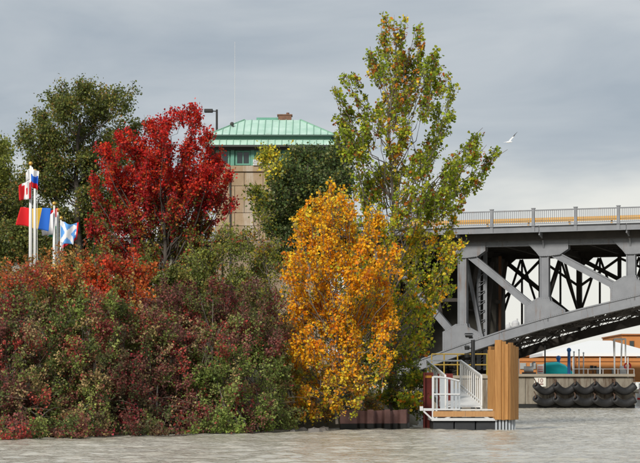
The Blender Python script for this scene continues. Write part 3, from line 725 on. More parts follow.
mb = MB(); wallbox(mb, 621.5, 720.5, 333.8, 335.1, 261.7, 18.6); lpart(mb, 'parapet', ORANGE_D, blk, BL)
for a in (629.8, 645, 660, 675):
    mb = MB(); wallbox(mb, a-.4, a+4.4, 340.6, 348.6, 261.86, .12); wf = lpart(mb, 'window', ORANGE_D, blk, BL)
    mb = MB(); wallbox(mb, a, a+4, 341, 348, 261.80, .08); lpart(mb, 'pane', GLASSD, wf, BL)
# white marquee
TENT = mat('marquee_white', (.78, .78, .77), .6)
ten = thing('white_marquee', 'large white marquee with low peaked roof in front of the brick hall', 'tent', loc=(P3(598, 389, 222)[0], 222, LOT)); TB = np.array(ten.location)
a, b = P3(543, 353.2, 222), P3(657, 353.2, 222); ap_ = P3(600, 340.6, 229)
mb = MB(); v = [a, b, b+np.array([0, 14, 0]), a+np.array([0, 14, 0])]
rL = np.array([P3(590, 341, 229)[0], 229, ap_[2]]); rR = np.array([P3(611, 341, 229)[0], 229, ap_[2]])
mb.add([*v, rL, rR], [(0, 1, 5, 4), (1, 2, 5), (2, 3, 4, 5), (3, 0, 4)]); lpart(mb, 'canopy', TENT, ten, TB)
mb = MB(); wallbox(mb, 543, 657, 353.2, 356.2, 221.95, .08); mb.box((a[0], 229, a[2]-.16), (.06, 14, .33)); mb.box((b[0], 229, b[2]-.16), (.06, 14, .33)); lpart(mb, 'valance', TENT, ten, TB)
for px in (545, 573, 600, 628, 655):
    mb = MB(); p = P3(px, 356, 222.2); mb.tube([(p[0], 222.2, LOT), (p[0], 222.2, p[2])], .06, 6); lpart(mb, 'pole', WHITE, ten, TB)
# covered boat with turquoise tarpaulin
TURQ = mat('turquoise_tarp', (.02, .78, .80), .5, c2=(.03, .85, .86), noise=.5, nscale=2)
bt = thing('covered_boat', 'small white boat under a turquoise tarpaulin on the wharf', 'boat', loc=(P3(556, 389, 172)[0], 172, LOT)); bs = 172/F
mb = MB(); sec = [(-1.35, .22), (-1.25, 1.0), (-.9, 1.35), (.1, 1.42), (.75, 1.1), (1.25, .55), (1.5, .22)]
vs = []; 
for yy, sc_ in ((-.75, .75), (-.35, 1), (.35, 1), (.75, .75)):
    for x, z in sec: vs.append((x*1.0, yy, .35+(z-.22)*sc_*.86))
kk = len(sec); fs = [(i*kk+j, i*kk+j+1, (i+1)*kk+j+1, (i+1)*kk+j) for i in range(3) for j in range(kk-1)] + [tuple(range(kk)), tuple(3*kk+j for j in range(kk-1, -1, -1))]
mb.add(vs, fs); mb.build('tarpaulin', TURQ, bt, smooth=True)
mb = MB(); hullp = [(-1.5, .34), (1.9, .34), (1.5, .02), (-1.3, .02)]; mb.prism([(x, 0, z) for x, z in hullp], (0, 1, 0), 1.7); mb.build('hull', WHITE, bt)
mb = MB(); mb.box((0, 0, 0), (2.4, 1.2, .1)); mb.build('cradle', BLACKM, bt, local=None).location = (0, 0, .0)
# posts, masts and frames on the wharf
BLUE = mat('blue_paint', (.05, .20, .55), .5)
def post(name, label, cat, px, ya, D, r, m, group=None, head=None):
    p = P3(px, ya, D); zb = wz if D < 168 else LOT
    o = thing(name, label, cat, group, loc=(p[0], D, zb))
    mb = MB(); mb.tube([(0, 0, 0), (0, 0, p[2]-zb)], [r, r*.85], 8); mb.build('shaft', m, o)
    mb = MB(); mb.box((0, 0, .03), (r*4, r*4, .06)); mb.build('base_plate', m, o)
    mb = MB(); mb.ball((0, 0, p[2]-zb), r*1.4, 8); mb.build('cap', m, o)
    return o
post('blue_post', 'tall bright blue post beside the turquoise boat', 'post', 569, 350, 166, .14, BLUE)
o = post('blue_bollard', 'short blue post rising from the turquoise boat cover', 'post', 558.5, 358, 174, .16, BLUE)
for px, ya, lb in ((574, 352, 'leftmost thin white mast between blue post and marquee'), (579, 350, 'middle thin white mast of the three behind the wharf'), (583.5, 353, 'rightmost thin white mast of the three behind the wharf')):
    post('thin_mast', lb, 'mast', px, ya, 178, .06, WHITE, 'thin masts behind the wharf')
# white goal frame
fr = thing('white_gantry', 'white tubular gantry frame standing near the right end of the wharf', 'gantry', loc=(P3(620, 389, 162)[0], 162, wz)); fs_ = 162/F
tz = EYE+(HZ-339)*fs_ - wz
for sx in (-5.5, 5.5):
    for dy in (0, 1.2):
        mb = MB(); mb.tube([(sx*fs_*(1 if dy == 0 else .55), dy, 0), (sx*fs_*(1 if dy == 0 else .75), dy, tz)], .065, 8); mb.build('leg', WHITE, fr)
mb = MB(); mb.tube([(-5.5*fs_, 0, tz), (5.5*fs_, 0, tz)], .06, 8); mb.tube([(-5.5*fs_*.75, 1.2, tz-.02), (5.5*fs_*.75, 1.2, tz-.02)], .05, 8)
for sx in (-1, 1): mb.tube([(sx*5.5*fs_, 0, tz), (sx*5.5*fs_*.75, 1.2, tz-.02)], .05, 8)
mb.build('crossbar', WHITE, fr)
GREYM = mat('cabinet_grey', (.42, .44, .45), .5, c2=(.36, .38, .39), noise=.6, nscale=3)
cb = thing('control_cabinet', 'grey control cabinet at the foot of the white gantry', 'cabinet', loc=(P3(623, 389, 161)[0], 161, wz))
mb = MB(); mb.box((0, 0, .36), (.5, .4, .66)); mb.build('body', GREYM, cb, bevel=.02)
mb = MB(); mb.box((0, -.21, .4), (.4, .02, .5)); dr = mb.build('door', GREYM, cb); mb = MB(); mb.box((.15, -.23, .4), (.03, .03, .1)); mb.build('handle', BLACKM, dr)
REDB = mat('red_paint', (.55, .03, .03), .5)
lb_ = thing('life_ring_post', 'red life ring on a short post by the wharf end', 'life ring', loc=(P3(627.5, 389, 160)[0], 160, wz))
mb = MB(); mb.tube([(0, 0, 0), (0, 0, .8)], .04, 6); mb.build('post', WHITE, lb_)
mb = MB(); aa = np.linspace(0, 2*math.pi, 17); mb.tube([(.24*math.cos(x), -.06, .66+.24*math.sin(x)) for x in aa], .07, 8); mb.build('ring', REDB, lb_, smooth=True)
# wharf guard rail
wr_ = thing('wharf_railing', 'thin white pipe railing along the top of the fender wharf', 'railing', loc=(wxx(590), WY0+3, wz)); rs = (WY0+3)/F
xs = [(px-320)*rs-(wxx(590)) for px in (573, 588, 603, 618, 634)]
for x in xs: mb = MB(); mb.tube([(x, 0, 0), (x, 0, .42)], .03, 6); mb.build('post', WHITE, wr_)
mb = MB(); mb.tube([(xs[0], 0, .42), (xs[-1], 0, .42)], .03, 6); mb.build('rail', WHITE, wr_)
# small lamp, machinery and notice behind
fl = thing('flood_lamp', 'small black floodlight on a stand before the brick hall', 'floodlight', loc=(P3(593, 389, 180)[0], 180, LOT)); q = 180/F
mb = MB(); mb.tube([(0, 0, 0), (0, 0, .7)], .05, 6); mb.build('stand', BLACKM, fl)
mb = MB(); mb.box((-.12, 0, .95), (.3, .25, .42)); mb.box((.2, 0, .95), (.22, .25, .36)); mb.build('lamp_head', BLACKM, fl)
ma = thing('pump_set', 'grey pump machinery on the wharf left of the notice board', 'pump', loc=(P3(529, 389, 164)[0], 164, wz))
mb = MB(); mb.box((0, 0, .1), (1.1, .7, .2)); mb.build('skid', BLACKM, ma)
mb = MB(); mb.tube([(-.4, 0, .45), (.35, 0, .45)], .24, 12); mb.build('motor', GREYM, ma, smooth=False)
mb = MB(); mb.tube([(.3, 0, .4), (.3, 0, .95), (.5, 0, 1.05)], .08, 8); mb.build('pipe', GREYM, ma)
nb = thing('notice_board', 'white notice board with red stripes standing above the number sign', 'sign', loc=(P3(540.5, 389, 166)[0], 166, wz))
mb = MB(); mb.box((0, 0, .48), (.55, .05, .8)); mb.build('board', WHITE, nb)
for j in range(3): mb = MB(); mb.box((0, -.03, .3+j*.18), (.4, .012, .07)); mb.build('stripe', REDB, nb)
for x in (-.2, .2): mb = MB(); mb.box((x, .03, .22), (.05, .05, .44)); mb.build('leg', WHITE, nb)
dk = thing('dark_pole', 'dark pole beside the notice board on the wharf', 'pole', loc=(P3(545, 389, 165)[0], 165, wz))
mb = MB(); mb.tube([(0, 0, 0), (0, 0, 2.4)], .06, 8); mb.build('shaft', BLACKM, dk); mb = MB(); mb.box((0, 0, .03), (.3, .3, .06)); mb.build('base_plate', BLACKM, dk)
SILO = mat('silo_grey', (.50, .50, .50), .6, c2=(.42, .42, .43), noise=.6)
for px, pt, r, lb in ((515.5, 320.5, .42, 'pale grey domed silo top showing just above the arch chord'), (508, 324.5, .36, 'lower pale grey silo top left of the domed silo above the chord')):
    p = P3(px, pt, 212); sl = thing('storage_silo', lb, 'silo', 'pale silos seen through the bridge', loc=(p[0], 212, LOT)); h = p[2]-LOT
    mb = MB(); mb.tube([(0, 0, 0), (0, 0, h-r*.8)], r, 16); mb.build('shell', SILO, sl, smooth=False)
    mb = MB(); mb.ball((0, 0, h-r*.8), r*1.02, 14, (1, 1, .8)); mb.build('dome', SILO, sl, smooth=True)
    mb = MB(); mb.tube([(r*.4, -r*.3, h-r*.5), (r*.4, -r*.3, h+.2)], .09, 6); mb.build('vent_pipe', SILO, sl)
# moored workboat past the wharf end
wb = thing('moored_workboat', 'white and red workboat moored past the right end of the wharf', 'boat', loc=(P3(663, 389, 176)[0], 176, 0))
st = [(-2.35, .5, 1.1), (-1.4, .9, 1.0), (0, 1.1, .95), (2.5, 1.1, 1.0), (3.4, 1.0, 1.05)]
vs = []; 
for x, hwid, zt in st: vs += [(x, -hwid, zt), (x, -hwid*.8, -.3), (x, hwid*.8, -.3), (x, hwid, zt)]
fs = []
for i in range(len(st)-1):
    for j in range(4): fs.append((i*4+j, i*4+(j+1) % 4, (i+1)*4+(j+1) % 4, (i+1)*4+j))
fs += [(0, 1, 2, 3), tuple(4*(len(st)-1)+j for j in (3, 2, 1, 0))]
mb = MB(); mb.add(vs, fs); mb.build('hull', WHITE, wb)
mb = MB()
for i in range(len(st)-1):
    p, q_ = st[i], st[i+1]; mb.beam((p[0], -p[1]-.02, p[2]-.45), (q_[0], -q_[1]-.02, q_[2]-.45), .05, .16)
mb.build('stripe', REDB, wb)
mb = MB(); mb.box((1.2, 0, 1.7), (2.2, 1.6, 1.5)); cab = mb.build('cabin', WHITE, wb, bevel=.05)
for x in (.6, 1.6): mb = MB(); mb.box((x, -.82, 1.95), (.6, .03, .5)); mb.build('window', GLASSD, cab)
for x in (-2.2, -1.75, -1.3, -.8, -.3):
    mb = MB(); mb.tube([(x, -.75, 1.05), (x, -.75, 1.95)], .05, 6); mb.build('stanchion', WHITE, wb)
mb = MB(); mb.tube([(-2.25, -.75, 1.95), (-.2, -.75, 1.95)], .05, 6); mb.build('rail', WHITE, wb)
mb = MB(); mb.tube([(-2.25, -.75, 1.5), (-.2, -.75, 1.5)], .05, 6); mb.build('mid_rail', REDB, wb)
mb = MB(); mb.box((-1.9, -.3, 1.25), (.5, .5, .4)); mb.build('locker', REDB, wb)

# ------------------------------------------------------------------ concrete quay with yellow rail (behind the floating dock)
QD = 126.; qs = QD/F
qz = EYE+(HZ-375.5)*qs
quay = thing('concrete_quay', 'pale concrete quay behind the gangway under the yellow railing', 'quay', loc=((462-320)*qs, QD, 0))
mb = MB(); mb.box((0, 3, (qz-.2)/2-.5), (56*qs, 6, qz-.2+1.)); mb.build('wall', WHC, quay, bevel=.03)
mb = MB(); mb.box((0, 2.98, qz-.1), (56.6*qs, 6.2, .2)); mb.build('cap', CAPW, quay, bevel=.03)
YR = mat('yellow_pipe_paint', (.36, .24, .03), .5, c2=(.28, .18, .03), noise=.6, nscale=3)
yr = thing('yellow_railing', 'yellow pipe guard railing on the quay behind the gangway', 'railing', loc=((462-320)*qs, QD+.4, qz))
hh = EYE+(HZ-354)*qs-qz
for px in (432, 444.5, 458, 473, 487.5): mb = MB(); x = (px-462)*qs; mb.tube([(x, 0, 0), (x, 0, hh)], .045, 8); mb.build('post', YR, yr)
for f_ in (1., .5): mb = MB(); mb.tube([(-30*qs, 0, hh*f_), (26*qs, 0, hh*f_)], .042, 8); mb.build('rail', YR, yr)

# signal post
SD = 96.; ss = SD/F
sgp = thing('signal_post', 'black marine signal post with stacked lanterns behind the gangway', 'signal post', loc=((473-320)*ss, SD, -1.2))
zt = EYE+(HZ-340)*ss+1.2
mb = MB(); mb.tube([(0, 0, 0), (0, 0, zt)], .10, 10); mb.build('post', BLACKM, sgp)
for j, (px, py) in enumerate(((467, 347.5), (467, 355), (467.5, 362), (468, 369))):
    z = EYE+(HZ-py)*ss+1.2; x = (px-473)*ss
    mb = MB(); mb.beam((0, 0, z-.04), (x, 0, z-.04), .06, .06); ar = mb.build('arm', BLACKM, sgp)
    mb = MB(); mb.tube([(x, 0, z-.12), (x, 0, z+.04)], [.11, .13], 10); mb.tube([(x, 0, z+.05), (x, 0, z+.09)], [.16, .10], 10); mb.build('lantern', BLACKM, ar)
z = EYE+(HZ-336.5)*ss+1.2
mb = MB(); mb.tube([(-.2, 0, z-.05), (-.2, 0, z+.06)], [.16, .2], 10); mb.tube([(-.2, 0, z+.10), (-.2, 0, z+.16)], [.24, .18], 10); mb.beam((0, 0, z-.06), (-.2, 0, z-.06), .08, .08); mb.build('top_lantern', BLACKM, sgp)

# ------------------------------------------------------------------ timber-clad dolphin
DD = 73.; ds = DD/F
def dx(px): return (px-320)*ds
def dz(py): return EYE+(HZ-py)*ds
TIM = mat('new_timber', (.21, .088, .022), .75, c2=(.47, .25, .085), noise=.5, nscale=2.4, stretch=(14, 14, .5), bump=.5, bscale=12, orand=.22)
TIM_B = mat('timber_edge', (.33, .17, .07), .8, c2=(.46, .26, .11), noise=.6, nscale=3, stretch=(6, 6, .6))
GALV = mat('galvanised_steel', (.42, .45, .48), .45, .3, c2=(.34, .37, .40), noise=.6, nscale=4, coord='World')
dol = thing('mooring_dolphin', 'mooring dolphin clad in upright tan timber planks beside the floating dock', 'mooring dolphin', loc=(dx(504), DD+.2, -1.0))
tops = {0: 349.5, 1: 340.5, 2: 341.5, 3: 344, 4: 342.8, 5: 345.5, 6: 346.5, 7: 346.5}
poly = [(490, .25), (495.5, -.18), (501.5, -.34), (505, -.26), (508.5, -.36), (512, -.24), (514.5, -.10), (518, .10)]
npl = 7
for i in range(npl):
    (pa, ya), (pb, yb) = poly[i], poly[i+1]
    a = np.array([(pa-504)*ds, ya]); b_ = np.array([(pb-504)*ds, yb]); mid = (a+b_)/2; wd = np.linalg.norm(b_-a)*.985; ang = math.atan2(b_[1]-a[1], b_[0]-a[0])
    zt = dz(tops[i]+random.uniform(-.5, .5))+1; zb = dz(419.5+random.uniform(-.8, .8))+1
    mb = MB(); mb.box((0, 0, 0), (wd, .13, zt-zb)); o = mb.build('plank', TIM, dol, bevel=.012); o.location = (mid[0], mid[1], (zt+zb)/2); o.rotation_euler = (0, random.uniform(-.004, .004), ang)
back = [(518, .25), (516, .55), (510, .74), (503, .78), (496, .70), (491, .50)]
for (pa, ya), (pb, yb) in zip(back[:-1], back[1:]):
    a = np.array([(pa-504)*ds, ya]); b_ = np.array([(pb-504)*ds, yb]); mid = (a+b_)/2; wd = np.linalg.norm(b_-a)*.97; ang = math.atan2(b_[1]-a[1], b_[0]-a[0])
    zt = dz(random.uniform(346, 350))+1; zb = dz(419)+1
    mb = MB(); mb.box((0, 0, 0), (wd, .13, zt-zb)); o = mb.build('plank', TIM, dol, bevel=.012); o.location = (mid[0], mid[1], (zt+zb)/2); o.rotation_euler = (0, 0, ang)
for px, yy in ((493.5, .1), (496.5, -.02), (499.8, -.12), (503, -.16), (506.2, -.16), (509.5, -.1), (512.5, 0), (515, .12), (496, .5), (504, .6), (512, .5)):
    mb = MB(); mb.box((0, 0, 1.1), (.075, .16, 2.6)); o = mb.build('steel_pile', GALV, dol); o.location = ((px-504)*ds, yy, 0)
mb = MB(); mb.tube([(0, .2, 0), (0, .2, 3.9)], .3, 12); mb.build('core_pile', BLACKM, dol)

# ------------------------------------------------------------------ floating dock
ALU = mat('aluminium', (.60, .61, .62), .45, .2, c2=(.50, .51, .52), noise=.6, nscale=4, coord='World', streak=((.24, .19, .14), 5., .64))
WHT = mat('white_rail_paint', (.74, .74, .73), .45, c2=(.62, .62, .60), noise=.5, nscale=3, coord='World', streak=((.36, .27, .18), 5., .66))
BLKF = mat('black_float', (.012, .014, .018), .5, c2=(.03, .032, .035), noise=.6, nscale=3)
dock = thing('floating_dock', 'small floating dock with timber edge and black floats at the foot of gangway', 'dock', loc=(dx(464), DD, 0)); DB = np.array([dx(464), DD, 0.])
def dpart(mb, name, m, parent=None, **k):
    o = mb.build(name, m, parent or dock, **k); o.data.transform(Matrix.Translation(Vector(-DB))); return o
xl, xr = dx(433), dx(497.5); zd = dz(409.5)
for i in range(3):
    a = xl+(xr-xl)*i/3; b_ = xl+(xr-xl)*(i+1)/3
    mb = MB(); mb.box(((a+b_)/2, DD+1.35, .06), (b_-a-.03, 2.4, .52)); dpart(mb, 'float', BLKF, bevel=.03)
mb = MB()
mb.beam((dx(432), DD+.05, dz(419.5)), (xr, DD+.05, dz(419.5)), .08, .10); mb.beam((dx(432), DD+2.6, dz(419.5)), (xr, DD+2.6, dz(419.5)), .08, .10)
for xx in (dx(432.6), xr-.04): mb.beam((xx, DD+.10, dz(419.5)), (xx, DD+2.55, dz(419.5)), .08, .096)
for px in (436.5, 496.5): mb.beam((dx(px), DD+.06, dz(410)), (dx(px), DD+.06, dz(418.2)), .06, .06)
for (pa, pb) in ((444.5, 450.5), (490, 484)): mb.beam((dx(pa), DD+.045, dz(419)), (dx(pb), DD+.045, dz(416.5)), .04, .06)
dpart(mb, 'frame', ALU)
for i in range(2):
    a, b_ = xl + (xr-xl)*i/2, xl+(xr-xl)*(i+1)/2
    mb = MB(); mb.box(((a+b_)/2, DD+.03, (dz(411.2)+dz(416.8))/2), (b_-a-.012, .06, dz(411.2)-dz(416.8))); dpart(mb, 'edge_board', TIM_B)
ndk = 14
DECKG = mat('deck_board_pale', (.62, .61, .58), .7, c2=(.52, .51, .48), noise=.6, nscale=5)
for i in range(ndk):
    a = DD+.06 + 2.5*i/ndk; mb = MB(); mb.box(((xl+xr)/2, a+.09, dz(411.2)+.02+.025), (xr-xl-.01, 2.5/ndk-.012, .05)); dpart(mb, 'deck_board', DECKG)
# bracket arm at left
mb = MB(); mb.beam((dx(421), DD+.1, dz(409.6)), (dx(434), DD+.1, dz(409.6)), .08, .09); mb.beam((dx(423.5), DD+.1, dz(411)), (dx(432), DD+.1, dz(419)), .05, .06); mb.box((dx(421.5), DD+.1, dz(408.6)), (.12, .14, .16)); dpart(mb, 'bracket_arm', ALU)
# picket guard on the dock
mb = MB(); mb.box((dx(433), DD+.06, (dz(376.5)+dz(420))/2), (.075, .075, dz(376.5)-dz(420))); dpart(mb, 'guard_post', ALU)
mb = MB(); pts = [(dx(433), DD+.06, dz(377)), (dx(441), DD+.06, dz(377.2)), (dx(450), DD+.06, dz(378.6)), (dx(459.5), DD+.06, dz(381))]; mb.tube(pts, .035, 8); dpart(mb, 'guard_top_rail', ALU)
mb = MB(); mb.beam((dx(433.2), DD+.06, dz(394.2)), (dx(460), DD+.06, dz(394.2)), .05, .055); dpart(mb, 'guard_mid_rail', ALU)
mb = MB(); mb.beam((dx(433.2), DD+.06, dz(409.4)), (dx(460), DD+.06, dz(409.4)), .05, .06); dpart(mb, 'guard_bottom_rail', ALU)
for px, wd in ((437, 1.2), (442.6, 4.6), (447.4, 1.6), (452.2, 3.0), (456.2, 2.6), (459.4, 1.8)):
    yt = np.interp(px, [433, 441, 450, 459.5], [377, 377.2, 378.6, 381]); mb = MB(); mb.box((dx(px), DD+.085, (dz(yt)+dz(409.4))/2), (wd*ds, .035, dz(yt)-dz(409.4)-.04)); dpart(mb, 'guard_slat', GALV)
# dark red steel boxes behind the guard
REDP = mat('oxblood_steel', (.13, .014, .012), .6, c2=(.19, .03, .02), noise=.6, nscale=3, coord='World')
AMB = mat('amber_band', (.65, .30, .03), .5)
for (pa, pb, ytop, D_, nm, lb, band) in ((423.2, 433.2, 372.5, 75.9, 'steel_pile_box', 'tall dark red steel pile with amber band left of the picket guard', True), (438, 452.5, 373.6, 76.4, 'steel_pile_box', 'dark red steel pile standing behind the picket guard', False)):
    s_ = D_/F; o = thing(nm, lb, 'pile', 'dark red piles by the dock', loc=(((pa+pb)/2-320)*s_, D_, -1.2)); wd = (pb-pa)*s_; h = EYE+(HZ-ytop)*s_+1.2
    mb = MB(); mb.box((0, .04, h/2), (wd*.94, .12, h)); mb.build('web', REDP, o)
    for sx in (-1, 1): mb = MB(); mb.box((sx*(wd/2-.03), -.04, h/2), (.06, .32, h-.01)); mb.build('flange', REDP, o)
    if band: mb = MB(); mb.box((0, -.03, h-.16), (wd*.74, .03, .09)); mb.build('band', AMB, o)
# gangway
gw = thing('gangway', 'white railed gangway ramp sloping from the bank down to the dock', 'gangway', loc=(dx(470), 77., .0)); GB = np.array(gw.location)
def gpart(mb, name, m, **k):
    o = mb.build(name, m, gw, **k); o.data.transform(Matrix.Translation(Vector(-GB))); return o
nR, fR = PX(481.3, 406, 74.6), PX(460.6, 388.5, 80.6); wid = np.array([-1.35, -.1, 0])
nL, fL = nR+wid, fR+wid
for i in range(12):
    f0, f1 = i/12, (i+1)/12-.004
    mb = MB(); P_ = [nR*(1-f0)+fR*f0, nR*(1-f1)+fR*f1, nL*(1-f1)+fL*f1, nL*(1-f0)+fL*f0]; mb.prism([p-np.array([0, 0, .03]) for p in P_], (0, .1, 1), .05); gpart(mb, 'tread_plate', WHT)
for (n0, f0_) in ((nR, fR), (nL, fL)):
    mb = MB(); mb.beam(n0-np.array([0, 0, .10]), f0_-np.array([0, 0, .10]), .07, .20); gpart(mb, 'stringer', WHT)
    h1 = np.array([0, 0, 1.12])
    mb = MB(); mb.beam(n0+h1, f0_+h1, .07, .07); gpart(mb, 'handrail', WHT)
    mb = MB(); mb.beam(n0+h1*.93, f0_+h1*.93, .04, .05); mb.beam(n0+h1*.12, f0_+h1*.12, .04, .05); gpart(mb, 'inner_rail', WHT)
    for i in range(12):
        p = n0+(f0_-n0)*i/11; wd = .07 if i in (0, 11) else .035; mb = MB(); mb.box(p+h1/2, (wd, wd, 1.12)); gpart(mb, 'baluster', WHT)
mb = MB(); mb.beam(fL+h1+np.array([0, .05, 0]), fR+h1+np.array([0, .05, 0]), .06, .06); gpart(mb, 'end_rail', WHT)
mb = MB(); c_ = (fL+fR)/2+np.array([0, 1.6, -.12]); mb.box(c_, (1.9, 3.1, .18)); gpart(mb, 'landing', ALU)
for sx in (-.8, .8): mb = MB(); mb.box(c_+np.array([sx, .9, -1.1]), (.18, .18, 2.2)); gpart(mb, 'landing_leg', GALV)

# ------------------------------------------------------------------ rusty sheet piling
SHP = mat('rusty_sheet_pile', (.13, .065, .06), .85, c2=(.21, .12, .105), noise=.6, nscale=3, coord='World', bump=.4, bscale=12, orand=.15, streak=((.20, .09, .05), 2.5, .58))
SHW = mat('wet_pile_foot', (.012, .012, .010), .6)
sp = thing('sheet_pile_wall', 'low rusty corrugated sheet pile wall at the waterline below the yellow tree', 'wall', loc=(PX(372, 389, 74)[0], 74., -1.2))
SB = np.array(sp.location)
edges = [(340, 73.4), (356.5, 73.7), (359, 74.0), (365, 74.0), (367.5, 73.75), (373.5, 73.75), (376, 74.1), (382, 74.1), (384.5, 73.85), (390, 73.85), (392.5, 74.2), (398, 74.2), (400.5, 74.0), (406, 74.0), (407, 75.2), (409, 76.6)]
for (pa, Da), (pb, Db) in zip(edges[:-1], edges[1:]):
    a, b_ = PX(pa, 400, Da), PX(pb, 400, Db); top = .72+random.uniform(-.03, .03)
    mb = MB(); mb.beam((a[0], a[1], (top-1.2)/2), (b_[0], b_[1], (top-1.2)/2), .035, top+1.2); o = mb.build('sheet_pile', SHP, sp); o.data.transform(Matrix.Translation(Vector(-SB)))
    mb = MB(); d_ = unit((b_-a)); mb.beam((a[0], a[1]-.004, -.45), (b_[0], b_[1]-.004, -.45), .045, 1.35); q_ = mb.build('wet_foot', SHW, o); q_.data.transform(Matrix.Translation(Vector(-SB)))
# stones along the bank
ROCK = mat('bank_rock', (.10, .09, .08), .9, c2=(.22, .20, .18), noise=.6, nscale=3, bump=.6, bscale=6)
rocks = []
for j in range(8):
    px = random.uniform(288, 342); Dr = 1.5*2000/(43+random.uniform(-2.5, .8)); r = random.uniform(.10, .26)
    mb = MB(); mb.ball((0, 0, 0), r, 8, (1.2, 1, .7)); mb.v = [tuple(np.array(v)*(1+random.uniform(-.2, .2))) for v in mb.v]
    p = PX(px, 400, Dr); rocks.append((px, mb.build('bank_rock', ROCK, None, smooth=False), (p[0], Dr, .02)))
rocks.sort(key=lambda t: t[0])
for j, (px, o, lc) in enumerate(rocks):
    o.location = lc; tag(o, 'small grey rock at the waterline left of the sheet piling', 'rock', 'rocks on the bank at the waterline')

# ------------------------------------------------------------------ flagpoles and flags
POLE = mat('flagpole_white', (.72, .72, .70), .4); GOLD = mat('gold_ball', (.65, .38, .08), .35, .6)
FD = 90.
def flagpole(px, ytop, D, w, label):
    s_ = D/F; x = (px-320)*s_; gz = ground_z(x, D); h = EYE+(HZ-ytop)*s_-gz
    o = thing('flagpole', label, 'flagpole', 'white flagpoles behind the bushes', loc=(x, D, gz-.1))
    mb = MB(); mb.tube([(0, 0, 0), (0, 0, h*.6), (0, 0, h)], [w*s_*.55, w*s_*.5, w*s_*.28], 12); mb.build('shaft', POLE, o, smooth=True)
    mb = MB(); mb.ball((0, 0, h+.1), .10, 10); mb.build('finial', GOLD, o, smooth=True)
    mb = MB(); mb.tube([(.14*(w/3.4), -.02, .6), (.12*(w/3.4), -.02, h*.97)], .012, 5); mb.build('halyard', POLE, o)
    return x, D
flagpole(30.6, 163.5, 90, 3.6, 'tallest white flagpole with gold ball, nearest the left edge')
flagpole(34.9, 171, 92, 3.0, 'second white flagpole, just right of the tallest one')
flagpole(54.2, 203.5, 94, 3.2, 'shorter white flagpole holding the blue yellow red flag')
flagpole(57.8, 210, 96, 2.8, 'white flagpole between the tricolour pole and the saltire pole')
flagpole(61.0, 218, 98, 2.6, 'rightmost and lowest white flagpole beside the blue saltire flag')
FC = {'red': (.62, .025, .03), 'white': (.80, .80, .80), 'blue': (.03, .14, .55), 'yellow': (.80, .50, .06), 'green': (.03, .38, .20), 'lblue': (.13, .36, .75), 'dblue': (.05, .12, .45)}
FM = {k: mat('flag_'+k, v, .8, spec=.1) for k, v in FC.items()}; FK = list(FC)
def flag(label, D, corners, cf, amp=.10, nu=22, nv=14, ph=0.):
    """corners in photo pixels: top-hoist, top-fly, bottom-fly, bottom-hoist; cf(u, v) -> colour, u from hoist, v from top"""
    C = [PX(x, y, D) for x, y in corners]; base = C[0]; mb = MB(); vs = []
    for i in range(nu+1):
        for j in range(nv+1):
            u, v = i/nu, j/nv; p = (1-u)*(1-v)*C[0]+u*(1-v)*C[1]+u*v*C[2]+(1-u)*v*C[3]
            wv = amp*math.sin(u*9+v*1.5+ph)*min(1, u*3); p = p+np.array([.25*wv, wv, .35*wv*u+.1*amp*math.sin(u*7+ph)]); vs.append(p)
    mb.v = [tuple(v-base) for v in vs]; nn = nv+1
    for i in range(nu):
        for j in range(nv):
            mb.f.append((i*nn+j, (i+1)*nn+j, (i+1)*nn+j+1, i*nn+j+1)); mb.mi.append(FK.index(cf((i+.5)/nu, (j+.5)/nv)))
    me = bpy.data.meshes.new('flag'); me.from_pydata(mb.v, [], mb.f); o = bpy.data.objects.new('flag', me); COL.objects.link(o); o.location = base
    for k in FK: me.materials.append(FM[k])
    me.polygons.foreach_set('material_index', mb.mi); me.polygons.foreach_set('use_smooth', [True]*len(mb.f))
    md = o.modifiers.new('thickness', 'SOLIDIFY'); md.thickness = .006
    tag(o, label, 'flag', 'flags on the poles'); return o
flag('crumpled white, blue and red flag at the top of the tallest pole', 89.8, ((31, 166.5), (39.5, 173), (38.6, 190), (31.2, 187)), lambda u, v: 'white' if v < .38 - .1*u else ('blue' if v < .70 else 'red'), .12, ph=1)
flag('small white flag bunched at the tip of the tallest pole', 90.1, ((30.5, 167), (25.5, 173), (27, 181), (30.5, 179)), lambda u, v: 'white', .10)
flag('red and white flag flying left from the tallest pole', 89.7, ((31, 179.5), (19.8, 185), (19.2, 200.5), (31, 199)), lambda u, v: 'white' if (.12 < u < .64 and not (abs(u-.38) < .14 and .34 < v < .74)) or (v < .16 and u < .8) else 'red', .12, ph=2)
flag('vertical blue, yellow and red tricolour flag flying left behind two poles', 93.6, ((51, 208.3), (20.0, 207.8), (16.6, 224.5), (48.5, 231.5)), lambda u, v: 'blue' if u < .30 else ('yellow' if u < .58 else 'red'), .14, 30)
flag('white flag edge hanging below the blue, yellow and red tricolour', 95., ((53, 212), (42, 222), (43, 235.5), (53, 235)), lambda u, v: 'white', .1)
flag('narrow red, white and green flag furled behind the tricolour', 95.6, ((57.4, 208), (50.6, 211), (49.6, 236), (55, 240)), lambda u, v: 'red' if v < .30 else ('white' if v < .58 else 'green'), .1, ph=.5)
flag('light blue flag with white diagonal saltire cross flying right', 97.4, ((60.5, 221), (75.5, 226), (74, 244.5), (60.5, 243)), lambda u, v: 'white' if (abs(u-v) < .17 or abs(u+v-1) < .17) else 'lblue', .10, 30, 22)
flag('red, white and blue striped flag showing behind the saltire flag', 98.3, ((61.5, 227), (78.5, 222.5), (77.5, 239), (62, 249)), lambda u, v: 'red' if u > .86 or v > .82 else ('white' if int(v*6) % 2 else 'lblue'), .08, 24, 18)

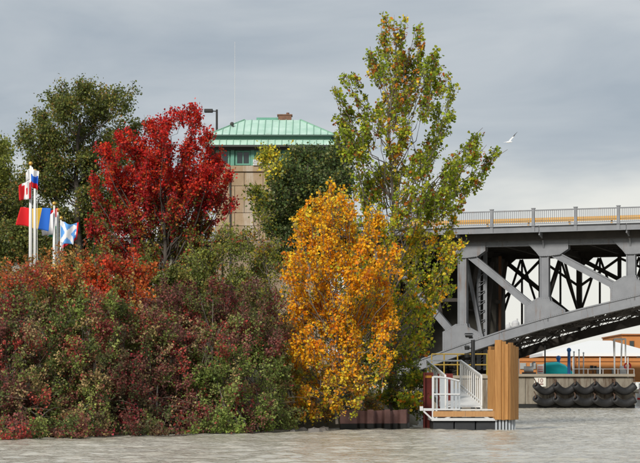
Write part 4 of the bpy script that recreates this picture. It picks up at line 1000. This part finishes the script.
# ------------------------------------------------------------------ gull
GW = mat('gull_white', (.78, .78, .78), .7); GD = 112.; gsx = GD/F
gp = PX(509, 142, GD); mb = MB()
bx_ = np.linspace(-.22, .24, 9); br_ = [.012, .035, .058, .066, .064, .055, .04, .034, .008]
mb.tube([(x, 0, .012*math.sin(x*8)) for x in bx_], br_, 8, mi=0)
def wing(pts, side):
    top = []; k = len(pts)
    for (x, z, ch) in pts: top += [(x-ch*.55, side*.03, z), (x+ch*.45, side*.03, z+.006)]
    n0 = [(a, b+.012, c) for a, b, c in top]
    f_ = [(2*i, 2*i+1, 2*i+3, 2*i+2) for i in range(k-1)]; K = len(top)
    fs = f_ + [tuple(j+K for j in reversed(q)) for q in f_] + [(2*i, 2*i+2, 2*i+2+K, 2*i+K) for i in range(k-1)] + [(2*i+1, 2*i+1+K, 2*i+3+K, 2*i+3) for i in range(k-1)] + [(2*k-2, 2*k-1, 2*k-1+K, 2*k-2+K)]
    return top+n0, fs
v_, f_ = wing([(.03, .03, .14), (.14, .20, .13), (.30, .36, .10), (.40, .50, .07), (.58, .70, .02)], -1); mi_ = [0 if (i % 4) < 2 else 1 for i in range(len(f_))]
o0 = len(mb.v); mb.v += v_; mb.f += [tuple(i+o0 for i in q) for q in f_]; mb.mi += mi_
v_, f_ = wing([(-.02, .02, .14), (-.18, .02, .12), (-.34, -.02, .09), (-.52, -.05, .02)], 1); mb.add(v_, f_, 0)
gull = mb.build('gull', [GW, mat('gull_wing_tip', (.06, .06, .06), .7)], None); gull.location = gp; gull.scale = (.82, .82, .82)
tag(gull, 'white gull gliding with raised dark-tipped wing above the bridge', 'bird')

# ------------------------------------------------------------------ trees
def const(pal): return lambda P, x, y, n: palette(pal, n)
def blend(rules):
    """rules: list of (mask function of photo column/row of the twig, palette); the first that holds wins"""
    def fn(P, x, y, n):
        out = palette(rules[-1][1], n); done = np.zeros(n, bool)
        for m_, pal in rules[:-1]:
            k = m_(x + rng.normal(size=n)*7, y + rng.normal(size=n)*7) & ~done
            out[k] = palette(pal, n)[k]; done |= k
        return out
    return fn
G1, G2, G3 = (.21, .28, .02), (.33, .39, .03), (.13, .175, .018)
OR1, OR2, YE1, YE2 = (.82, .26, .010), (.92, .40, .012), (.93, .51, .018), (.82, .60, .05)
YG = (.47, .47, .035)
pop_top = [(5, G1), (5, G2), (2, YG), (1.3, (.42, .13, .02)), (.8, G3)]
pop_in = [(3, G1), (3, G2), (2, YG), (3, (.50, .18, .02)), (1.5, YE2)]
pop_mid = [(2.5, G1), (4, G2), (5, YG), (2.0, OR2), (2.8, YE2)]
pop_low = [(4, G1), (3, G2), (2, YG), (1.6, YE2), (1, OR1)]
make_tree('poplar_tree', 'tall thin green poplar tree turning orange, tallest tree in view', 78,
    [(391, 425), (390, 330), (393, 230), (391, 150), (393, 90), (396, 42)],
    [(400, 34, 9, 22), (419, 38, 7, 25), (384, 42, 11, 18), (398, 55, 14, 16), (415, 62, 12, 16), (377, 75, 14, 16), (405, 88, 18, 16), (437, 88, 12, 18), (448, 122, 9, 16), (342, 110, 9, 14), (360, 145, 15, 15), (420, 158, 17, 15), (395, 160, 18, 15), (370, 182, 18, 15), (345, 148, 12, 14), (408, 68, 16, 16), (372, 60, 9, 16), (386, 78, 15, 15), (428, 78, 12, 18), (435, 68, 6, 9), (351, 86, 11, 13), (338, 98, 7, 12),
     (364, 108, 16, 15), (395, 104, 18, 17), (424, 110, 15, 15), (444, 108, 9, 17), (349, 128, 13, 13), (378, 138, 19, 17), (408, 140, 17, 17), (436, 142, 14, 15),
     (472, 141, 7, 15, 1, .75), (460, 166, 13, 11, 1, .6), (484, 163, 12, 10, 1.3, .55), (496, 153, 6, 6, 1.3, .55), (474, 158, 9, 12, 1.2, .6), (466, 190, 13, 10, 1.1, .4), (452, 172, 11, 12, 1.1, .6), (354, 162, 16, 16), (385, 176, 21, 17), (418, 178, 17, 17), (446, 190, 14, 13, 1, .5), (472, 184, 9, 10, .8, .4), (456, 208, 12, 8, .8, .3), (440, 206, 15, 13, 1, .5), (425, 203, 17, 15), (456, 184, 10, 9, 1, .5), (410, 232, 18, 16), (440, 240, 14, 12),
     (368, 200, 20, 18), (400, 212, 24, 18), (430, 222, 19, 17), (450, 228, 12, 9), (385, 240, 20, 18), (362, 232, 18, 18), (356, 262, 20, 20), (370, 290, 20, 20), (350, 300, 20, 20), (372, 325, 20, 20), (350, 335, 20, 20), (376, 360, 18, 20), (420, 248, 24, 18), (445, 262, 15, 15), (458, 246, 9, 8), (402, 272, 24, 20), (430, 288, 20, 18), (447, 290, 8, 12),
     (405, 308, 19, 20), (426, 312, 14, 16), (395, 335, 18, 18), (418, 334, 12, 12), (427, 346, 9, 10), (400, 360, 17, 18), (414, 380, 12, 17), (404, 400, 15, 15), (420, 398, 7, 13), (385, 400, 14, 16)],
    blend([(lambda x, y: (y > 320), pop_low), (lambda x, y: (y > 215), pop_mid), (lambda x, y: (np.abs(x-395) < 16), pop_in), (lambda x, y: y > -99, pop_top), ]),
    .115, 36, depth=.8, twig_len=.75, shape=LEAF6, trunk_r=.085, sweep=1.25, per_twig=9, spread=.06, backfill=.3, plume=6, pw=.075, pup=.75, plen=(.9, 1.9))
yel_top = [(3, OR2), (5, YE1), (3, YE2), (1., OR1), (.8, YG)]
yel_mid = [(6.5, OR2), (1.8, OR1), (5, YE1), (.7, (.50, .15, .015)), (1.2, YE2), (.6, YG)]
yel_low = [(2.5, (.60, .25, .04)), (2, OR2), (1.5, (.38, .20, .06)), (4, YE2), (3, YG)]
make_tree('yellow_tree', 'bright orange-yellow autumn tree at the water edge in front of the poplar', 72.5,
    [(337, 424), (336, 380), (338, 330), (335, 280), (333, 230), (328, 195)],
    [(322, 198, 5, 16), (331, 196, 5, 14), (341, 202, 5, 15), (352, 209, 5, 16), (309, 215, 6, 16), (300, 232, 6, 15), (379, 224, 5, 16), (393, 258, 5, 15), (288, 268, 5, 16), (325, 208, 10, 12), (345, 214, 8, 13), (316, 224, 14, 14), (350, 226, 14, 16), (378, 224, 7, 14, .8), (332, 224, 15, 15), (367, 232, 8, 14, .7),
     (304, 245, 15, 16), (333, 247, 19, 18), (362, 252, 16, 16), (387, 254, 9, 13, .8), (298, 273, 16, 16), (324, 278, 20, 18), (353, 283, 20, 18), (380, 282, 13, 15), (395, 275, 6, 9, .8),
     (295, 303, 15, 16), (320, 312, 21, 18), (350, 318, 21, 18), (377, 318, 13, 16), (293, 333, 13, 15), (318, 346, 20, 17), (348, 350, 20, 17), (373, 348, 12, 15),
     (300, 366, 15, 17), (325, 376, 19, 16), (352, 380, 17, 16), (308, 396, 16, 14, .7), (338, 400, 17, 12, .6), (367, 388, 12, 14, .6), (318, 412, 14, 8, .6), (352, 404, 14, 9, .6), (338, 265, 16, 16), (340, 298, 18, 18), (334, 330, 18, 16), (345, 368, 18, 16), (296, 352, 13, 18), (294, 384, 12, 18), (384, 300, 12, 16), (388, 335, 9, 14, .8), (300, 290, 14, 14), (308, 262, 14, 14), (372, 268, 14, 14), (382, 370, 10, 16, .8), (296, 402, 12, 12)],
    blend([(lambda x, y: y > 368, yel_low), (lambda x, y: y < 225, yel_top), (lambda x, y: y > 0, yel_mid)]),
    .094, 44, depth=.8, twig_len=.7, shape=LEAF6, trunk_r=.06, sweep=1.3, per_twig=12, spread=.06, backfill=.45, plume=7, pw=.085, pup=.8, plen=(.9, 1.9))
red_a = [(6, (.60, .026, .020)), (3, (.70, .06, .022)), (3.2, (.38, .016, .016)), (1.4, (.62, .13, .03))]
red_b = [(5, (.44, .022, .026)), (3, (.56, .06, .03)), (2.5, (.24, .016, .02)), (2.5, (.20, .17, .035)), (1, (.55, .17, .03))]
red_c = [(5, (.17, .185, .035)), (4, (.22, .235, .045)), (2, (.32, .17, .035)), (1.8, (.36, .035, .03)), (1, (.46, .08, .03))]
make_tree('red_maple', 'crimson red maple tree with upswept branches left of the stone tower', 82,
    [(166, 395), (166, 330), (166, 290), (165, 245), (166, 200), (168, 150)],
    [(165, 124, 8, 15), (180, 119, 6, 11), (195, 124, 11, 13), (150, 134, 9, 15), (126, 143, 10, 14), (206, 142, 7, 13), (108, 158, 10, 11), (165, 150, 15, 16), (190, 153, 14, 17), (140, 158, 15, 16),
     (117, 174, 14, 12), (222, 164, 9, 10), (95, 185, 8, 8), (213, 178, 10, 13), (155, 178, 18, 16), (182, 184, 16, 17), (128, 194, 17, 15), (103, 208, 13, 12), (204, 204, 11, 15), (229, 183, 6, 11), (227, 208, 7, 9),
     (150, 208, 19, 15), (178, 212, 17, 15), (122, 220, 17, 13), (100, 234, 11, 11), (203, 228, 11, 11), (140, 238, 19, 14), (170, 240, 18, 14), (116, 252, 17, 13), (150, 262, 20, 13), (180, 264, 17, 14), (130, 280, 20, 14), (165, 288, 20, 12), (196, 250, 12, 12), (215, 194, 9, 14), (200, 176, 13, 16), (211, 160, 8, 13), (194, 196, 13, 14), (168, 172, 15, 16), (143, 192, 15, 14), (188, 226, 14, 13), (160, 222, 16, 14), (135, 225, 15, 14)],
    blend([(lambda x, y: (y > 226 + np.abs(x-172)*.12) & (x > 140), red_c), (lambda x, y: (y > 196), red_b), (lambda x, y: y > 0, red_a)]),
      .11, 80, depth=.8, twig_len=.9, bark=BARK_D, trunk_r=.15, sweep=1.5, per_twig=14, spread=.07, backfill=.35, plume=8, pw=.085, pup=.5, plen=(1., 1.9), jitter=.2)
olv = [(5, (.19, .22, .045)), (4, (.26, .29, .055)), (2, (.12, .145, .035)), (1.4, (.42, .34, .06)), (.6, (.36, .09, .035))]
make_tree('olive_shrub', 'feathery olive green shrub between the red maple and the yellow tree', 79,
    [(222, 392), (222, 350), (222, 310), (223, 270), (224, 245)],
    [(192, 270, 20, 18), (214, 255, 18, 18), (240, 254, 17, 20), (205, 286, 24, 14), (235, 284, 22, 16), (256, 268, 12, 16), (178, 286, 18, 12), (222, 238, 12, 12), (250, 300, 20, 14), (268, 300, 14, 16)],
    const(olv), .10, 60, depth=.8, cat='shrub', trunk_r=.08, sweep=1.2, per_twig=13, plume=6, pw=.15, backfill=.5)
dkg = [(1.5, (.24, .26, .11)), (1.4, (.32, .30, .055)), (5, (.075, .115, .035)), (4, (.11, .16, .045)), (2, (.06, .09, .03))]
ylw = [(4, (.750, .600, .045)), (2, (.540, .495, .053)), (2, (.300, .330, .045))]
make_tree('dark_evergreen', 'dense dark green tree in front of the stone tower, yellow sprig at top left', 98,
    [(304, 375), (304, 300), (305, 250), (306, 200), (308, 165)],
    [(302, 158, 18, 13), (320, 164, 16, 16), (337, 158, 11, 15), (285, 178, 16, 14), (308, 186, 20, 17), (334, 188, 15, 17), (280, 202, 15, 13), (305, 212, 20, 16), (330, 216, 16, 16), (276, 226, 13, 12), (296, 238, 20, 15), (322, 245, 18, 16), (345, 180, 10, 20), (280, 255, 16, 14),
     (270, 154, 9, 6, 1.2), (264, 160, 6, 4), (254, 192, 9, 6, .8), (262, 206, 10, 7, .8)],
    blend([(lambda x, y: (x < 283) & (y < 172), ylw), (lambda x, y: (x < 268), [(3, (.22, .25, .03)), (2, (.10, .14, .03)), (1, (.4, .33, .03))]), (lambda x, y: y > 0, dkg)]),
    .15, 58, depth=.8, trunk_r=.17, sweep=.9, per_twig=13, spread=.12, bark=BARK_D, backfill=.7)
make_tree('yellow_green_sapling', 'loose yellow-green sapling at the left side of the yellow tree', 76,
    [(285, 408), (281, 350), (274, 300), (266, 262), (258, 228)],
    [(264, 218, 11, 6), (254, 234, 11, 8), (272, 246, 12, 9), (258, 258, 11, 9), (276, 272, 11, 11), (265, 290, 12, 12), (283, 296, 10, 13), (272, 318, 12, 14), (286, 332, 9, 14)],
    const([(4, (.22, .22, .03)), (3, (.34, .30, .035)), (3, (.13, .16, .03)), (1, (.5, .25, .03)), (1, (.3, .10, .03))]), .10, 40, depth=.7, trunk_r=.05, sweep=1.2, per_twig=10, twig_up=.8, backfill=.3)
bgl = [(5, (.13, .16, .038)), (4, (.185, .205, .045)), (2, (.085, .115, .032)), (2, (.29, .25, .055)), (.6, (.34, .18, .05))]
make_tree('broad_tree', 'broad dark olive green tree behind the flagpoles', 112,
    [(78, 330), (78, 270), (78, 220), (76, 170), (80, 125)],
    [(62, 101, 14, 9), (86, 96, 16, 9), (106, 98, 14, 8), (42, 120, 12, 9), (66, 117, 18, 12), (95, 114, 18, 12), (119, 110, 11, 11), (129, 92, 4, 5, .7), (28, 138, 9, 9), (50, 139, 16, 12), (80, 139, 17, 13), (110, 138, 15, 13), (131, 130, 9, 12),
     (36, 162, 14, 13), (61, 163, 15, 12), (92, 164, 14, 12), (118, 164, 13, 13), (26, 188, 11, 13), (47, 186, 14, 12), (84, 182, 12, 9), (58, 196, 10, 12), (88, 202, 12, 10), (60, 180, 12, 10), (101, 190, 12, 12), (75, 222, 16, 12), (112, 205, 12, 12), (38, 214, 17, 13), (60, 222, 14, 12), (92, 216, 16, 13), (22, 236, 18, 14), (52, 246, 20, 14), (85, 246, 20, 14), (70, 262, 22, 12), (105, 258, 18, 14), (112, 225, 15, 15), (138, 160, 8, 14)],
    const(bgl), .14, 80, plume=6, pw=.26, depth=.7, trunk_r=.30, sweep=.9, per_twig=12, spread=.13, bark=BARK_D, backfill=.35)
make_tree('edge_tree', 'yellowish green tree cut off by the left edge of the picture', 122,
    [(-2, 320), (-2, 260), (-2, 200), (0, 160)],
    [(3, 150, 7, 9), (-8, 158, 10, 14), (8, 172, 11, 12), (-6, 185, 16, 14), (14, 196, 12, 13), (2, 212, 18, 14), (18, 224, 15, 13), (-2, 238, 20, 14), (20, 250, 18, 12), (-22, 200, 16, 20), (-25, 235, 18, 16), (4, 256, 20, 12), (34, 258, 18, 12), (58, 258, 18, 10)],
    blend([(lambda x, y: y < 190, [(3, (.30, .32, .055)), (3, (.22, .25, .045)), (2, (.13, .16, .035))]), (lambda x, y: y > 0, bgl)]), .15, 60, depth=.7, trunk_r=.25, sweep=.9, per_twig=12, spread=.13, bark=BARK_D)

# ------------------------------------------------------------------ shrubs on the bank
def make_bush(name, label, lobes, pal_fn, leaf=.08, dens=80, per=15, group='thick shrubs along the bank', stems=9, deepr=1.0, spray=13):
    """lobes: (px, py, rx, ry, D) -> 3-D ellipsoids with leafy shoots on and under their surface"""
    xs = np.mean([l[0] for l in lobes]); Db = np.mean([l[4] for l in lobes])
    bx = (xs-320)/F*Db; bz = ground_z(bx, Db); base = np.array([bx, Db, bz-.1])
    t = thing(name, label, 'shrub', group, loc=tuple(base))
    LC, LD, LS, LK, tw, tr_ = [], [], [], [], [], []; limbP, limbR = [], []
    for px, py, rx, ry, D in lobes:
        s_ = D/F; c = PX(px, py, D); rad = np.array([rx*s_, min(rx*s_, 2.1)*deepr, ry*s_])
        n = int(dens * math.pi * rad[0] * rad[2]); m_ = max(4, n//spray)
        d = unit(rng.normal(size=(m_, 3))); d[:, 1] = np.where(rng.random(m_) < .62, -np.abs(d[:, 1]), d[:, 1])
        lump = 1 + .13*np.sin(d[:, 0]*9+px)*np.sin(d[:, 2]*8+py) + .08*np.sin(d[:, 0]*17+d[:, 1]*13+py)
        rr = (rng.uniform(.45, 1.0, m_)**.5 * lump * np.where(rng.random(m_) < .12, rng.uniform(1.02, 1.14, m_), 1.))[:, None]
        SC = c + d*rad*rr; sd_ = unit(d*.8 + np.array([0, -.15, .7]) + rng.normal(size=(m_, 3))*.4); sl_ = rng.uniform(.45, 1.0, (m_, 1))
        wh = rng.integers(0, m_, n); uu = rng.uniform(-.7, .35, (n, 1)); side = rng.normal(size=(n, 3))*.13*(1.1-np.maximum(uu, -.2))
        E = SC[wh] + sd_[wh]*uu*sl_[wh] + side; E[:, 2] -= .25*np.maximum(uu[:, 0], 0)**2; E[:, 2] = np.maximum(E[:, 2], .12)
        dr = unit(sd_[wh] + unit(side)*.7 + rng.normal(size=(n, 3))*.3); ln = rng.uniform(.18, .42, (n, 1)); S = E - dr*ln; S[:, 2] = np.maximum(S[:, 2], .05)
        m2 = (S+E)/2 + rng.normal(size=(n, 3))*.03
        tw.append(np.stack([S, m2, E], 1)); tr_.append(np.tile([.006, .004, .002], (n, 1)))
        pa_ = SC-sd_*sl_*.9; pb_ = SC+sd_*sl_*.38; pa_[:, 2] = np.maximum(pa_[:, 2], .08); pb_[:, 2] = np.maximum(pb_[:, 2], .1)
        tw.append(np.stack([pa_, SC, pb_], 1)); tr_.append(np.tile([.012, .009, .003], (m_, 1)))
        f = rng.uniform(.05, 1.08, (n, per, 1)); P = S[:, None]*(1-f)+E[:, None]*f + rng.normal(size=(n, per, 3))*.05
        P[..., 2] = np.maximum(P[..., 2], .10)
        x = E[:, 0]/E[:, 1]*F+320; y = HZ-(E[:, 2]-EYE)/E[:, 1]*F
        sx_ = SC[:, 0]/SC[:, 1]*F+320; sy_ = HZ-(SC[:, 2]-EYE)/SC[:, 1]*F
        colS = pal_fn(SC, sx_, sy_, m_)*rng.uniform(.8, 1.25, (m_, 1)); col = np.repeat(colS[wh][:, None], per, 1); alt = pal_fn(E, x, y, n)[:, None]
        col = np.where(rng.random((n, per, 1)) < .30, alt, col)*rng.uniform(.65, 1.35, (n, per, 1))*rng.uniform(.92, 1.08, (n, per, 3))
        d3 = unit(dr[:, None]*.5 + rng.normal(size=(n, per, 3))*.8 + [0, 0, -.2])
        LC.append(P.reshape(-1, 3)); LD.append(d3.reshape(-1, 3)); LK.append(col.reshape(-1, 3)); LS.append(leaf*rng.uniform(.6, 1.35, n*per))
        for j in range(stems if ry > 16 else 0):
            g0 = np.array([c[0]+rng.normal()*rad[0]*.35, c[1]+rng.normal()*.5, max(.05, min(1.2, c[2]-rad[2]*1.1))]); e0 = c + unit(rng.normal(size=3))*rad*.75; e0[2] = max(e0[2], .6)
            m0 = (g0+e0)/2+np.array([0, 0, .5]); w = np.linspace(0, 1, 7)[:, None]
            limbP.append((1-w)**2*g0+2*w*(1-w)*m0+w*w*e0); limbR.append(np.linspace(.035, .008, 7))
    V, q = batch_tubes(np.array(limbP), np.array(limbR), 5); link('stems', fast_mesh('stems', V-base, q, smooth=True), BARK, t)['kind'] = 'stuff'
    V, q = batch_tubes(np.concatenate(tw), np.concatenate(tr_), 3); link('twigs', fast_mesh('twigs', V-base, q), TWIG, t)['kind'] = 'stuff'
    link('foliage', leaf_mesh('foliage', np.concatenate(LC)-base, np.concatenate(LD), np.concatenate(LS), np.clip(np.concatenate(LK), 0, .9), LEAF4, .7), LEAF, t)
    return t
sg_ = [(4, (.20, .25, .055)), (3, (.30, .34, .09)), (3, (.115, .15, .045)), (2.4, (.28, .10, .075)), (1.6, (.38, .075, .055)), (1.8, (.42, .30, .13)), (.4, (.44, .05, .08))]
s_red = [(4, (.56, .10, .04)), (3, (.62, .19, .05)), (2.4, (.40, .07, .045)), (2.4, (.25, .25, .06)), (1.8, (.56, .34, .10))]
s_pur = [(4, (.28, .10, .085)), (3, (.18, .08, .065)), (3.2, (.21, .24, .065)), (2, (.115, .15, .045)), (1.8, (.42, .07, .055)), (1.8, (.40, .29, .14))]
s_grn = [(5, (.22, .29, .06)), (4, (.14, .185, .05)), (2.6, (.33, .38, .11)), (1.6, (.28, .115, .09)), (.8, (.42, .07, .07)), (1.2, (.40, .31, .12))]
make_bush('bank_shrub', 'dark purple and green shrub at the left edge of the bank', [(-12, 335, 34, 50, 63.2), (14, 310, 36, 46, 64.4), (10, 372, 40, 50, 62.6), (30, 405, 40, 34, 61.6), (-20, 400, 40, 40, 60.8), (48, 350, 30, 46, 64.4), (0, 430, 44, 15, 58.8), (46, 428, 34, 15, 60.0)],
    blend([(lambda x, y: y < 282, s_red), (lambda x, y: (x < 34), s_pur), (lambda x, y: y > 0, sg_)]))
make_bush('bank_shrub', 'green shrub with yellowish tops in the middle of the bank below the flags', [(62, 305, 34, 44, 66), (88, 335, 38, 50, 65.4), (70, 378, 38, 46, 64), (104, 388, 36, 44, 64.2), (118, 330, 30, 42, 66.6), (128, 398, 30, 34, 64.6), (80, 415, 44, 24, 63), (142, 350, 22, 40, 66.5), (45, 300, 22, 36, 65.6), (88, 428, 36, 14, 61.0), (130, 426, 30, 14, 62.6)],
    blend([(lambda x, y: y < 284, s_red), (lambda x, y: (x > 105) & (y > 350), [(3, (.18, .05, .04)), (3, (.16, .12, .06)), (3, (.09, .10, .035)), (1, (.26, .03, .04))]), (lambda x, y: (y < 330) & (x < 90), s_grn), (lambda x, y: y > 0, sg_)]))
make_bush('sumac_shrub', 'orange-red sumac shrub below the red maple', [(112, 266, 24, 22, 70), (136, 268, 17, 22, 70.5), (92, 276, 26, 22, 70), (125, 292, 30, 26, 69.4), (140, 318, 20, 26, 69)],
    const([(5, (.58, .07, .025)), (4, (.60, .15, .03)), (2.5, (.38, .05, .03)), (1.6, (.24, .22, .05)), (1., (.48, .30, .08))]), leaf=.10, dens=70, per=13)
make_bush('sumac_shrub', 'low orange and green shrub at the foot of the flagpoles', [(8, 276, 26, 18, 70), (34, 270, 22, 16, 70.5), (58, 268, 22, 18, 71), (80, 264, 20, 16, 71), (30, 292, 34, 20, 69.6)],
    const([(3, (.46, .11, .04)), (3, (.46, .19, .05)), (4, (.22, .22, .05)), (2, (.36, .28, .08))]), leaf=.085, dens=75, per=13)
make_bush('bank_shrub', 'dark burgundy and green shrub right of the bank, left of the yellow tree', [(178, 318, 30, 40, 69), (205, 325, 34, 46, 69), (238, 325, 32, 44, 70), (190, 368, 36, 44, 67.4), (226, 372, 36, 46, 68), (258, 362, 28, 44, 70), (168, 400, 28, 30, 66.4), (205, 408, 40, 24, 67), (246, 404, 34, 26, 68.2), (274, 392, 20, 32, 70.6), (160, 345, 24, 40, 67), (266, 320, 18, 30, 71), (148, 372, 22, 40, 66), (152, 330, 20, 34, 68), (283, 350, 14, 40, 72), (172, 425, 32, 14, 64.2), (215, 423, 34, 14, 65.8), (255, 417, 30, 14, 68.6), (280, 414, 14, 14, 70)],
    blend([(lambda x, y: y < 305, [(4, (.20, .05, .045)), (3, (.13, .05, .045)), (3, (.12, .14, .035)), (2, (.22, .16, .06))]), (lambda x, y: (x > 195) & (y > 350), s_grn), (lambda x, y: y > 0, s_pur)]))
dk_th = [(5, (.13, .16, .04)), (3, (.19, .22, .05)), (2, (.28, .25, .06)), (1, (.32, .12, .05))]
make_bush('bank_thicket', 'dark green thicket on the bank behind the yellow tree and the poplar trunk', [(300, 350, 34, 46, 86), (345, 340, 34, 46, 87), (385, 350, 26, 44, 87), (405, 372, 14, 34, 86), (330, 392, 40, 24, 84), (380, 395, 26, 22, 84)], const(dk_th), leaf=.11, dens=42, per=14, group=None)
make_bush('bank_thicket', 'shadowed green thicket behind the burgundy and middle bank shrubs', [(150, 330, 30, 40, 76), (190, 310, 34, 36, 77), (240, 318, 34, 34, 77), (275, 340, 24, 40, 76), (150, 380, 26, 34, 74), (205, 345, 34, 34, 75), (110, 310, 30, 36, 76), (60, 310, 34, 36, 76), (15, 310, 34, 36, 76), (158, 278, 24, 28, 78), (182, 290, 24, 24, 78), (146, 298, 20, 22, 77), (110, 286, 24, 20, 77), (140, 316, 20, 20, 76.5)], const(dk_th), leaf=.10, dens=42, per=14, group=None)
# tufts at the right foot of the yellow tree
make_bush('waterside_shrub', 'small green and yellow shrub between the sheet piling and the dock', [(402, 392, 12, 22, 77.5), (414, 402, 9, 16, 77.8), (418, 375, 8, 16, 78)],
    const([(4, (.09, .13, .03)), (3, (.36, .30, .035)), (2, (.14, .17, .03)), (1, (.4, .16, .02))]), leaf=.10, dens=75, per=10, group=None, stems=3)
make_bush('waterside_shrub', 'low brownish orange brush hanging over the rocks below the yellow tree', [(300, 405, 16, 18, 73.2), (324, 404, 14, 15, 74.6), (345, 400, 14, 12, 75), (372, 400, 16, 14, 75.4)],
    const([(4, (.40, .16, .03)), (3, (.25, .12, .04)), (2, (.45, .28, .03)), (3, (.12, .12, .03))]), leaf=.07, dens=80, per=12, group=None, stems=4)
# bare arching canes at the front of the shrubs
CANE = mat('bare_cane', (.13, .10, .075), .9, c2=(.22, .17, .13), noise=.6, nscale=5)
for (cx_, nC, lab) in ((8, 26, 'bare arching brown canes at the foot of the leftmost shrub'), (128, 46, 'bare arching brown canes at the foot of the middle shrubs'), (262, 24, 'bare brown canes at the waterline by the right end of the shrubs')):
    Pc = []; base = PX(cx_, 432, float(np.interp(cx_, [0, 290], [59.4, 69.2]))); base[2] = .0
    for j in range(nC):
        px = cx_ + random.gauss(0, 24); Df = float(np.interp(px, [0, 290], [59.9, 69.6])) + random.uniform(.3, .9)
        p0 = np.array([(px-320)/F*Df, Df, random.uniform(.2, 1.3)]); a = random.choice((-1, 1))*random.uniform(.3, 1.2); h = random.uniform(-.15, .55)
        p2 = p0+np.array([a, -random.uniform(.2, .7), h*.2-.1]); m0 = (p0+p2)/2+np.array([0, -.15, h]); w = np.linspace(0, 1, 8)[:, None]; Q = (1-w)**2*p0+2*w*(1-w)*m0+w*w*p2; Q[:, 2] = np.maximum(Q[:, 2], .06); Pc.append(Q)
    V, q = batch_tubes(np.array(Pc), np.tile(np.linspace(.010, .003, 8), (nC, 1)), 4)
    o = link('bare_canes', fast_mesh('bare_canes', V-base, q), CANE, None, tuple(base)); tag(o, lab, 'canes', kind='stuff')
